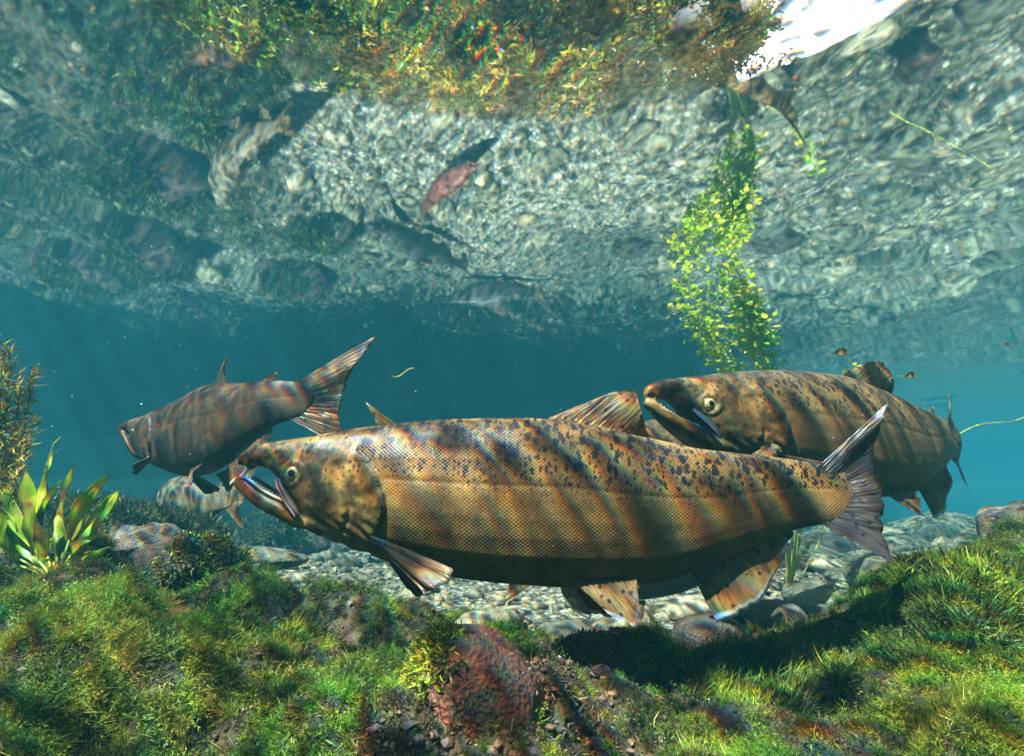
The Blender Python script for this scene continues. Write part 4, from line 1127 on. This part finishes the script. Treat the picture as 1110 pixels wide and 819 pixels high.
def loft(xs, zt, zb, hw, k=28, pw=0.9, wide=0.1):
    th = np.arange(k) / k * 2 * math.pi
    c, s = np.cos(th), np.sin(th)
    zc = (zt + zb) / 2; hh = (zt - zb) / 2
    yy = np.sign(c) * np.abs(c) ** pw
    zz = s * (1 + 0 * s)
    V = np.stack([np.repeat(xs[:, None], k, 1), hw[:, None] * yy[None] * (1 + wide * s[None] * 0.6), zc[:, None] + hh[:, None] * zz[None]], -1)
    n = len(xs)
    idx = np.arange(n * k).reshape(n, k)
    Q = np.stack([idx[:-1], np.roll(idx[:-1], -1, 1), np.roll(idx[1:], -1, 1), idx[1:]], -1).reshape(-1, 4)
    V = V.reshape(-1, 3)
    # end caps as fans
    caps = []
    a = len(V); V = np.concatenate([V, [[xs[0] - 0.001, 0, zc[0]], [xs[-1] + 0.001, 0, zc[-1]]]])
    caps += [(a, idx[0, (j + 1) % k], idx[0, j]) for j in range(k)]
    caps += [(a + 1, idx[-1, j], idx[-1, (j + 1) % k]) for j in range(k)]
    return V, Q, np.array(caps)

def smooth1(x, y, xs):
    """monotone-ish smooth interpolation"""
    d = np.gradient(y, x)
    i = np.clip(np.searchsorted(x, xs) - 1, 0, len(x) - 2)
    h = x[i + 1] - x[i]; t = np.clip((xs - x[i]) / h, 0, 1)
    h00 = 2 * t**3 - 3 * t**2 + 1; h10 = t**3 - 2 * t**2 + t; h01 = -2 * t**3 + 3 * t**2; h11 = t**3 - t**2
    return h00 * y[i] + h10 * h * d[i] + h01 * y[i + 1] + h11 * h * d[i + 1]

BODY_CACHE = {}
def body_rest(voxel, jaw=1.0):
    """closed remeshed salmon body in its straight rest pose: verts, faces"""
    key = (voxel, jaw)
    if key in BODY_CACHE: return BODY_CACHE[key]
    u = np.linspace(0, 1, 150)
    xs = TX[0] + (TX[-1] - TX[0]) * (0.25 * u + 0.75 * (1 - (1 - u ** 1.5) ** 1.0))
    zt = smooth1(TX, TZ, xs); zb = smooth1(BX, BZ, xs)
    zb = np.minimum(zb, zt - 0.004)
    hw = np.interp(xs, WX, WW)
    if jaw < 1.0:   # mouth nearly closed: the head underside follows the jaw line
        pass
    V1, Q1, T1 = loft(xs, zt, zb, hw)
    xl = np.linspace(LTX[0], LTX[-1], 60)
    lt = smooth1(LTX, LTZ, xl); lb = smooth1(LBX, LBZ, xl)
    # close the lower jaw by turning it up about the mouth corner
    if jaw < 1.0:
        hx, hz = loc(330, 560)
        ang = (1 - jaw) * R(26)
        f = np.clip((hx - xl) / 0.05, 0, 1)
        dz = (hx - xl) * math.tan(ang) * f
        lt = lt + dz; lb = lb + dz
    hwl = np.interp(xl, LTX[0] + np.array([0, .008, .03, .06, .1, .15]), [0.006, 0.010, 0.018, 0.026, 0.033, 0.034])
    V2, Q2, T2 = loft(xl, lt, np.minimum(lb, lt - .003), hwl, pw=0.8)
    o = mesh_np('rest_body', np.concatenate([V1, V2]), [np.concatenate([Q1, Q2 + len(V1)]), np.concatenate([T1, T2 + len(V1)])], M_LIP)
    md = o.modifiers.new('r', 'REMESH'); md.mode = 'VOXEL'; md.voxel_size = voxel
    ms = o.modifiers.new('s', 'SMOOTH'); ms.factor = 0.5; ms.iterations = 3
    dg = bpy.context.evaluated_depsgraph_get()
    ev = o.evaluated_get(dg); me = ev.to_mesh()
    V = np.empty(len(me.vertices) * 3); me.vertices.foreach_get('co', V); V = V.reshape(-1, 3)
    N = np.empty(len(me.vertices) * 3); me.vertices.foreach_get('normal', N); N = N.reshape(-1, 3)
    ls = np.empty(len(me.loops), dtype=np.int32); me.loops.foreach_get('vertex_index', ls)
    nt_ = np.empty(len(me.polygons), dtype=np.int32); me.polygons.foreach_get('loop_total', nt_)
    st = np.empty(len(me.polygons), dtype=np.int32); me.polygons.foreach_get('loop_start', st)
    q = st[nt_ == 4]; Q = ls[q[:, None] + np.arange(4)[None]]
    t = st[nt_ == 3]; T = ls[t[:, None] + np.arange(3)[None]]
    ev.to_mesh_clear()
    d0 = o.data; bpy.data.objects.remove(o); bpy.data.meshes.remove(d0)
    x, y, z = V.T
    # gill cover stands proud and ends in a lip
    ge = np.interp(-z, -GZ, GX); d = x - ge
    inz = sstep(GZ[-1] - .004, GZ[-1] + .02, z) * sstep(GZ[0] + .012, GZ[0] - .012, z)
    side = sstep(0.004, 0.016, np.abs(y))
    lift = np.where(d < 0, 0.0050 * np.exp(d / 0.030), -0.0030 * np.exp(-np.maximum(d - .0012, 0) / 0.014) * sstep(0, .0015, d)) * inz * side
    # preopercle groove and cheek
    pe = ge - 0.050 + 0.25 * (z - GZ.mean())**2 / 0.01 * 0.0; d2 = x - pe
    lift = lift - 0.0022 * np.exp(-(d2 / 0.0035) ** 2) * inz * side * sstep(GZ[0] - .01, GZ[0] - .035, z)
    # eye socket and brow
    de = np.hypot(x - EYE_C[0], z - EYE_C[1])
    lift = lift + side * (0.0028 * np.exp(-((de - 0.0165) / 0.004) ** 2) - 0.003 * np.exp(-(de / 0.010) ** 2))
    # nostril
    nx_, nz_ = locy(293, 497, -.022); dn = np.hypot((x - nx_), (z - nz_) * 0.6)
    lift = lift - 0.0035 * np.exp(-(dn / 0.004) ** 2) * side
    # lateral line and muscle relief on the flank
    zt_, zb_ = smooth1(TX, TZ, x), smooth1(BX, BZ, x)
    hg = np.clip((z - zb_) / np.maximum(zt_ - zb_, 0.01), 0, 1)
    scal = sstep(0.0, 0.006, d) * 1.0
    scal = np.maximum(scal, sstep(GX.min() - 0.02, GX.min() + 0.02, x) * sstep(GZ[0] + .004, GZ[0] + .02, z))
    ll = 0.57
    lift = lift - 0.0009 * np.exp(-((hg - ll) / 0.012) ** 2) * scal
    lift = lift + scal * (0.0006 * fbm(x * 26, z * 20, y * 8, 2, 61) + 0.0022 * noise(x * 9, z * 11, y * 4, 66)) + 0.0009 * (1 - scal) * fbm(x * 60, z * 60, y * 30, 3, 62)
    # throat folds under the gill cover
    lift = lift + (1 - scal) * sstep(GZ[-1] + .05, GZ[-1] + .0, z) * 0.0018 * np.sin(x * 260 + z * 380) * sstep(loc(340, 0)[0], loc(370, 0)[0], x)
    V = V + N * lift[:, None]
    mark = 0.55 * (0.5 + 0.5 * noise(z * 60, z * 0 + 1, 0, 4)) * np.exp(-((d + 0.0005) / 0.0016) ** 2) * inz * side * sstep(GZ[-1] - .01, GZ[-1] + .02, z)
    # rim of the lower jaw and hook of the snout
    ljt = np.interp(x, LTX, LTZ)
    nearlip = np.exp(-((z - ljt + 0.002) / 0.0030) ** 2) * sstep(loc(330, 0)[0], loc(318, 0)[0], x)
    if jaw < 1: nearlip = nearlip * 0
    mark = np.maximum(mark, 0.75 * nearlip)
    mark = np.maximum(mark, 0.55 * sstep(loc(272, 0)[0], loc(260, 0)[0], x) * (z > loc(0, 512)[1]))
    dsc = np.hypot(x - loc(493, 547)[0], (z - loc(493, 547)[1]) * 1.3)
    rest = V / SL
    out = (V, Q, T, dict(rest=rest, hgt=hg, scaly=scal, mark=mark))
    BODY_CACHE[key] = out
    return out

def bender(pts, pivot=0.5):
    """pts: list of (x/SL, yaw deg); returns f(V) bending the body sideways"""
    xs = np.linspace(-0.3, 1.6, 400) * SL
    yaw = np.radians(smooth1(np.array([p[0] for p in pts], float) * SL, np.array([p[1] for p in pts], float), np.clip(xs, pts[0][0] * SL, pts[-1][0] * SL)))
    cxs = np.concatenate([[0], np.cumsum(np.cos(yaw[:-1]) * np.diff(xs))]); cys = np.concatenate([[0], np.cumsum(np.sin(yaw[:-1]) * np.diff(xs))])
    px, py = np.interp(pivot * SL, xs, cxs), np.interp(pivot * SL, xs, cys)
    cxs -= px; cys -= py
    def f(V):
        x, y, z = V.T
        a = np.interp(x, xs, yaw); cx_ = np.interp(x, xs, cxs); cy_ = np.interp(x, xs, cys)
        return np.stack([cx_ - y * np.sin(a), cy_ + y * np.cos(a), z], -1)
    return f

def resample(P, n):
    P = np.asarray(P, float)
    d = np.concatenate([[0], np.cumsum(np.linalg.norm(np.diff(P, axis=0), axis=1))])
    t = np.linspace(0, d[-1], n)
    return np.stack([np.interp(t, d, P[:, k]) for k in range(3)], -1)

def fin(name, parent, root, tip, mat, bend, nr=26, ns=12, thick=0.0022, bow=(0, 0, 0), ripple=0.004, tipw=0.0, seed=0, fray=0.03, label=None):
    g = np.random.default_rng(seed)
    A, B = resample(root, nr), resample(tip, nr)
    s = np.linspace(0, 1, ns)
    fr = 1 - fray * g.random(nr) - fray * 0.8 * (g.random(nr) < 0.12) * 2
    B = A + (B - A) * fr[:, None]
    P = A[:, None] * (1 - s[None, :, None]) + B[:, None] * s[None, :, None]
    P = P + np.asarray(bow)[None, None] * (np.sin(s * math.pi * 0.5) ** 2)[None, :, None] * 1.0
    du = np.gradient(P, axis=0); dv = np.gradient(P, axis=1)
    n = np.cross(du, dv); n /= np.linalg.norm(n, axis=2)[..., None] + 1e-9
    i = np.arange(nr)
    ph = g.random() * 6
    rip = ripple * np.sin(i / nr * 13 + ph)[:, None] * s[None] ** 1.3 + ripple * 0.6 * np.sin(i[:, None] / nr * 7 + s[None] * 4 + ph) * s[None]
    P = P + n * rip[..., None]
    ridge = np.where(i % 2 == 0, 1.0, 0.45)[:, None] * (thick * (1 - 0.8 * s))[None] + 0.0002
    base = 1 + 3.2 * np.exp(-s / 0.09)[None]
    F = P + n * (ridge * base * 0.5)[..., None]; K = P - n * (ridge * base * 0.5)[..., None]
    V = np.concatenate([F.reshape(-1, 3), K.reshape(-1, 3)])
    m_ = nr * ns
    idx = np.arange(m_).reshape(nr, ns); j = idx + m_
    def quads(a, flip=False):
        q = np.stack([a[:-1, :-1], a[1:, :-1], a[1:, 1:], a[:-1, 1:]], -1).reshape(-1, 4)
        return q[:, ::-1] if flip else q
    rim = []
    for e, f_ in ((idx[:, -1], j[:, -1]), (idx[0], j[0]), (idx[-1], j[-1]), (idx[:, 0], j[:, 0])):
        rim.append(np.stack([e[:-1], e[1:], f_[1:], f_[:-1]], -1))
    Q = np.concatenate([quads(idx), quads(j, True)] + rim)
    al = np.tile(np.repeat(s[None], nr, 0).reshape(-1), 2)
    ac = np.tile(np.repeat((i / (nr - 1))[:, None], ns, 1).reshape(-1), 2)
    rest = V / SL
    o = mesh_np(name, bend(V), Q, mat, parent=parent, attrs=dict(along=al, across=ac, rest=rest, tipw=np.full(len(V), tipw)))
    if label: o['label'] = label
    return o

def L3(pts, y=0.0, near=0):
    """photo pixels -> rest-pose points; optional third value = sideways offset"""
    out = []
    for p in pts:
        yy = p[2] if len(p) > 2 else y; x, z = locy(p[0], p[1], yy if not near else -abs(near)); out.append((x, yy, z))
    return out

def salmon(name, label, mats, loc_, yaw=0, pitch=0, roll=0, scale=1.0, bend=((0, 0), (0.5, 0), (1, 0)), voxel=0.004, jaw=1.0, tail=None, detail=True, seed=0, group=None, hero=False, pect=None, dorsal=None, anal=None):
    skin, finm = mats
    tailm = TAIL_DARK if hero else finm
    root = empty(name, loc_, label, 'fish', group)
    root.rotation_euler = (R(roll), R(pitch), R(yaw)); root.scale = (scale,) * 3
    V, Q, T, at_ = body_rest(voxel, jaw)
    bf0 = bender(bend)
    zc = loc(580, 545)[1]
    bf = lambda P: bf0(np.asarray(P)) - np.array([0, 0, zc])
    mesh_np('body', bf(V), [Q, T] if len(T) else [Q], skin, parent=root, attrs=at_)
    # fins
    fin('dorsal_fin', root, L3([(590, 455), (620, 458), (660, 466), (703, 478)]),
        L3(dorsal or [(634, 436), (663, 425, -.004), (680, 421, -.01), (691, 420, -.018), (694, 434, -.022), (698, 452, -.02), (704, 478, -.008)]), finm, bf, nr=26, seed=seed + 1, ripple=0.004)
    fin('adipose_fin', root, L3([(812, 494), (832, 497)]), L3([(828, 484), (838, 480), (845, 484), (842, 495)]), skin_fin, bf, nr=10, ns=6, seed=seed + 2, thick=0.005, ripple=0.001, fray=0)
    tl = tail or dict(root=[(884, 506), (891, 516), (895, 535), (891, 553), (884, 564)],
                      tip=[(1002, 432), (990, 462), (974, 492), (967, 530), (973, 568), (988, 600), (1000, 628)])
    if hero: tl = dict(root=[(884, 506), (891, 516), (895, 535), (891, 553), (884, 564)],
                      tip=[(961, 434, -.02), (953, 457, -.02), (945, 484, -.012), (943, 514, 0), (950, 541, 0), (955, 568, -.01), (967, 611, -.02)])
    fin('tail_fin', root, L3(tl['root']), L3(tl['tip']), tailm, bf, nr=44, ns=16, seed=seed + 3, ripple=0.006, thick=0.003, bow=tl.get('bow', (0, 0, 0)))
    fin('anal_fin', root, L3([(750, 620), (785, 606), (820, 588), (856, 573)]),
        L3(anal or [(778, 676, -.006), (790, 671, -.008), (801, 667, -.008), (826, 650, -.008), (845, 618, -.006), (859, 576, 0)]), finm, bf, nr=24, seed=seed + 4, tipw=1.0)
    for sgn in (-1, 1):
        yo = sgn * 0.030
        fin('pelvic_fin', root, L3([(621, 630, yo), (650, 629, yo), (676, 627, yo), (690, 624, yo)]),
            L3([(660, 664, yo * 1.7), (676, 674, yo * 1.8), (692, 681, yo * 1.8), (693, 662, yo * 1.6), (691, 634, yo * 1.2)] if sgn < 0 else
               [(640, 664, yo * 1.7), (652, 668, yo * 1.8), (662, 668, yo * 1.8), (672, 652, yo * 1.6), (680, 634, yo * 1.2)]), finm, bf, nr=20, seed=seed + 6 + sgn, tipw=1.0)
        y1 = sgn * 0.052
        if sgn < 0:
            rt = pect[0] if pect else [(405, 580, y1), (408, 586, y1 * 1.05), (412, 592, y1)]
            tp = pect[1] if pect else [(493, 617, -.125), (491, 624, -.13), (482, 634, -.128), (470, 642, -.12), (458, 640, -.11)]
        else:
            rt = [(405, 584, y1 * .9), (410, 590, y1 * .9), (414, 596, y1 * .8)]
            tp = [(470, 632, .13), (466, 640, .13), (458, 646, .12), (450, 645, .11), (442, 640, .10)]
        fin('pectoral_fin', root, L3(rt), L3(tp), pect_mat, bf, nr=18, ns=14, seed=seed + 10 + sgn, ripple=0.004, thick=0.0035)
    # eyes
    for sgn in (-1, 1):
        ex, ez = EYE_C
        hw = np.interp(ex, WX, WW)
        c = np.array([ex, sgn * hw * 0.93, ez])
        B, TT = ICO[3]
        def ball(r, off, sq, name_, mat, par):
            P = B * np.array([r, r * sq, r]) ; P = P + c + np.array([0, sgn * off, 0])
            return mesh_np(name_, bf(P), TT, mat, parent=par)
        e = ball(0.0112, 0.0, 0.55, 'eye', M_IRIS, root)
        ball(0.0072, 0.0030, 0.5, 'pupil', M_PUPIL, e)
        th = np.linspace(0, 2 * math.pi, 25)[:-1]
        path = np.array([c + np.array([math.cos(t) * 0.0122, sgn * 0.0012, math.sin(t) * 0.0122]) for t in np.append(th, th[:2])])
        Vt, Qt = tube(path, np.full(len(path), 0.0013), 6)
        mesh_np('eyelid', bf(Vt), Qt, M_RIM, parent=e)
    if detail:
        # upper jaw bone hanging over the mouth corner, on both cheeks
        for sgn in (-1, 1):
            pth = L3([(300, 519), (304, 527), (310, 535), (317, 545), (323, 553), (326, 558)], near=0.034)
            P = np.array(pth); P[:, 1] = sgn * (np.interp(P[:, 0], WX, WW) * np.array([.78, .9, .95, .98, .95, .9]))
            Vt, Qt = tube(P, np.array([.0022, .0042, .0052, .0052, .0040, .0012]), 8)
            mesh_np('upper_jaw_bone', bf(Vt), Qt, skin_jaw, parent=root)
            Vt, Qt = tube(P + np.array([-.0042, sgn * .0022, -.0012]), np.array([.001, .0017, .0018, .0018, .0015, .001]), 6)
            mesh_np('lip', bf(Vt), Qt, M_LIP, parent=root)
            P = np.array(L3([(254, 516), (262, 516.5), (270, 521.5), (282, 530), (296, 537), (308, 542), (318, 548), (325, 555)], near=0.024))
            lw = np.interp(P[:, 0], LTX[0] + np.array([0, .008, .03, .06, .1, .15]), [0.006, 0.010, 0.018, 0.026, 0.033, 0.034])
            P[:, 1] = sgn * lw * 0.80; P[:, 2] -= 0.0010
            if jaw < 1:
                hx = loc(330, 0)[0]; P[:, 2] += (hx - P[:, 0]) * math.tan((1 - jaw) * R(26)) * np.clip((hx - P[:, 0]) / 0.05, 0, 1)
            Vt, Qt = tube(P, np.array([.0015, .0026, .0028, .0028, .0027, .0025, .0022, .0012]), 8)
            mesh_np('lower_lip', bf(Vt), Qt, M_LIP, parent=root)
            teeth = []
            Pr = resample(P, 19)
            for k in range(2, 18):
                b_ = Pr[k] + np.array([0, -sgn * .0008, .0015]); hgt_ = 0.0018 + 0.0022 * ((k * 7) % 4) / 3
                if k < 5: hgt_ *= 1.8
                teeth.append(tube([b_, b_ + np.array([.0003, 0, hgt_ * .6]), b_ + np.array([.0012, 0, hgt_])], np.array([.0011, .0008, .0002]), 5))
            Vt, Qt = joinm(teeth)
            tt = mesh_np('teeth', bf(Vt), Qt, M_TEETH, parent=root)
    return root

skin_fin = None
HERO_SKIN = skin_material('salmon_skin_golden', (0.042, 0.032, 0.018), (0.108, 0.066, 0.026), (0.042, 0.032, 0.026), (0.055, 0.045, 0.018), (0.27, 0.155, 0.040))  # dark belly: spawning colour with some shade put into it
HERO_FIN = fin_material('salmon_fin_golden', (0.075, 0.05, 0.028), (0.24, 0.17, 0.075), (0.70, 0.72, 0.85), trans=0.45)
TAIL_DARK = fin_material('salmon_tail_dark', (0.014, 0.012, 0.015), (0.045, 0.037, 0.037), (0.25, 0.30, 0.5), trans=0.2)
skin_fin = HERO_FIN
skin_jaw = simple('jaw_skin', (0.11, 0.095, 0.075), 0.35)
pect_mat = fin_material('pectoral_fin_brown', (0.05, 0.04, 0.03), (0.13, 0.10, 0.06), (0.3, 0.25, 0.2), spots=False, trans=0.15)


def put(H, T, bend, **kw):
    """snout at H, root of the tail at T"""
    H, T = Vector(H), Vector(T)
    zc = loc(580, 545)[1]
    tx, tz = loc(899, 534)
    p = bender(bend)(np.array([[0.0, 0, 0], [tx, 0, tz]])) - np.array([0, 0, zc])
    h, t = Vector(p[0]), Vector(p[1])
    D, d = T - H, t - h
    sc = D.length / d.length
    yaw = math.atan2(D.y, D.x) - math.atan2(d.y, d.x)
    pit = -(math.asin(D.z / D.length) - math.asin(d.z / d.length))
    M = Matrix.Rotation(yaw, 3, 'Z') @ Matrix.Rotation(pit, 3, 'Y')
    return dict(loc_=H - (M @ h) * sc, yaw=math.degrees(yaw), pitch=math.degrees(pit), scale=sc, bend=bend, **kw)
def place(head, tail, bend): return put(at(*head), at(*tail), bend)

salmon('salmon', 'largest golden brown spotted salmon in the foreground with hooked open jaws and toothy lower lip',
       (HERO_SKIN, HERO_FIN), (ORI.x + 0.5 * SL, Y0, ORI.z + loc(580, 545)[1]), voxel=0.0024, hero=True, bend=((0, -2), (0.3, 0), (0.7, 0), (1.0, -5), (1.15, -14)), seed=1)
OLIVE_SKIN = skin_material('salmon_skin_olive', (0.06, 0.047, 0.023), (0.145, 0.092, 0.038), (0.09, 0.07, 0.045), (0.08, 0.06, 0.025), (0.24, 0.15, 0.05), spot=0.9)
salmon('salmon', 'olive brown salmon with open mouth, partly behind the tail of the largest salmon',
       (OLIVE_SKIN, HERO_FIN), voxel=0.0034, jaw=0.72, seed=20, **place((701, 427, 0.90), (1030, 477, 1.27), ((0, -8), (0.3, -3), (0.6, 0), (0.85, 6), (1.0, 15), (1.2, 27))))
DARK_SKIN = skin_material('salmon_skin_dark', (0.013, 0.008, 0.005), (0.034, 0.020, 0.011), (0.013, 0.009, 0.007), (0.03, 0.025, 0.022), (0.11, 0.062, 0.026), spot=0.6)
DARK_FIN = fin_material('salmon_fin_dark', (0.04, 0.026, 0.017), (0.15, 0.095, 0.05), (0.5, 0.5, 0.55))
salmon('salmon', 'dark brown salmon swimming away to the left with its spread tail raised',
       (DARK_SKIN, DARK_FIN), voxel=0.0034, jaw=0.2, detail=False, seed=40,
       dorsal=[(624, 442), (650, 432), (676, 422, -.01), (692, 416, -.014), (690, 430, -.014), (688, 450, -.01), (704, 476, -.004)], **place((130, 466, 1.66), (326, 432, 1.17), ((0, 34), (0.18, 20), (0.4, 3), (0.6, -2), (0.7, 2), (0.85, 14), (1.0, 34), (1.2, 46))))
PALE_SKIN = skin_material('salmon_skin_pale', (0.06, 0.056, 0.04), (0.10, 0.09, 0.06), (0.11, 0.10, 0.075), (0.12, 0.11, 0.07), (0.18, 0.15, 0.08), spot=0.5, pale=0.1)
salmon('salmon', 'pale grey fish in the haze below the dark salmon, seen from behind with hanging fins',
       (PALE_SKIN, HERO_FIN), voxel=0.005, jaw=0.2, detail=False, seed=60, **place((188, 533, 2.95), (249, 540, 2.30), ((0, -20), (0.5, 0), (0.85, 8), (1.2, 14))))
salmon('salmon', 'salmon hidden behind the largest one, only its small back fins showing above it',
       (OLIVE_SKIN, HERO_FIN), voxel=0.005, jaw=0.3, detail=False, seed=80, **place((810, 535, 1.5), (475, 520, 1.12), ((0, 10), (0.5, 0), (1, 0))))
salmon('salmon', 'grey salmon glimpsed below the belly of the largest one, beyond its pelvic fins',
       (PALE_SKIN, HERO_FIN), voxel=0.006, jaw=0.3, detail=False, seed=90, **place((800, 588, 1.9), (585, 606, 1.5), ((0, 0), (1, 0))))
salmon('salmon', 'brown salmon glimpsed between the big dorsal fin and the open mouth of the right salmon',
       (OLIVE_SKIN, HERO_FIN), voxel=0.005, jaw=0.3, detail=False, seed=100, **place((640, 486, 1.35), (900, 475, 1.85), ((0, 0), (1, 0))))
GREY_SKIN = skin_material('salmon_skin_grey', (0.03, 0.035, 0.04), (0.06, 0.065, 0.07), (0.12, 0.12, 0.11), (0.05, 0.05, 0.05), (0.09, 0.08, 0.06), spot=0.4)
RED_SKIN = skin_material('salmon_skin_red', (0.10, 0.03, 0.03), (0.28, 0.06, 0.05), (0.14, 0.08, 0.07), (0.10, 0.06, 0.05), (0.26, 0.10, 0.06), spot=0.4)
salmon('salmon', 'dark grey salmon mirrored in the underside of the water surface, centre left',
       (GREY_SKIN, DARK_FIN), voxel=0.006, jaw=0.2, detail=False, seed=120, **put((-1.147, 3.51, .30), (-0.52, 4.15, .30), ((0, 10), (0.5, 0), (1, -12))))
salmon('salmon', 'small reddish salmon mirrored in the water surface above the dark grey one',
       (RED_SKIN, DARK_FIN), voxel=0.006, jaw=0.2, detail=False, seed=140, **put((-0.22, 2.84, .30), (-0.68, 3.32, .30), ((0, 10), (0.5, 0), (1, -12))))
salmon('salmon', 'faint dark salmon mirrored low in the hazy water surface near the middle',
       (GREY_SKIN, DARK_FIN), voxel=0.006, jaw=0.2, detail=False, seed=160, **put((-0.72, 5.1, .30), (0.25, 5.0, .30), ((0, 0), (0.5, 0), (1, 8))))

# ------------------------------------------------------------------ BUSHES added over the water to shade its far part gradually
def bush(x, y, w_, n, seed, label, kind):
    g = np.random.default_rng(seed)
    root = empty('overhanging_bush', (x, y + 2.6, WZ + 0.35), label, 'bush', 'bushes leaning over the water')
    parts = []
    for k in range(9):
        e = np.array([g.normal() * w_ * 0.7, -2.6 + g.normal() * 1.0, 0.5 + 0.6 * g.random()])
        parts.append(tube([e * t + np.array([0, 0, 0.7 * math.sin(t * 3.0)]) for t in np.linspace(0, 1, 9)], np.linspace(0.035, 0.006, 9), 6))
    V, Q = joinm(parts); mesh_np('branches', V, Q, M_BARK, parent=root)
    P = np.stack([g.normal(size=n) * w_, -2.9 + g.normal(size=n) * 1.8 + 0.3 * np.sin(g.random(n) * 6), 0.15 + 1.5 * g.random(n)], -1)
    cl = noise(P[:, 0] * 1.6, P[:, 1] * 1.6, P[:, 2] * 1.6, seed); P = P[(cl > -0.22) & (P[:, 1] + y + 2.6 > 4.4)]; n = len(P)
    a = g.normal(size=(n, 3)); a[:, 2] *= .6; a /= np.linalg.norm(a, axis=1)[:, None]
    b = np.cross(a, g.normal(size=(n, 3))); b /= np.linalg.norm(b, axis=1)[:, None]
    s_ = 0.06 * (0.6 + 0.8 * g.random(n))[:, None]
    V = np.stack([P - a * s_, P + b * s_ * 0.5, P + a * s_, P - b * s_ * 0.5], 1).reshape(-1, 3)
    mesh_np('foliage', V, np.arange(n * 4).reshape(-1, 4), M_TREE[kind], parent=root, smooth=False, attrs={'tint': np.repeat(g.random(n), 4)})
for i, (bx_, by_, bw_, lab) in enumerate([(-9.0, 5.6, 1.7, 'green bush farthest left leaning over the water'), (-6.0, 6.0, 1.6, 'green bush second from the left leaning over the water'),
        (-3.2, 6.6, 1.6, 'leafy bush leaning over the water in front of the tall green tree'), (-0.6, 7.2, 1.5, 'bush leaning over the water below the golden tree'), (1.9, 8.2, 1.4, 'yellowing bush leaning over the water below the yellow tree')]):
    bush(bx_, by_, bw_, 22000, 500 + i, lab, (0, 2, 0, 1, 1)[i])
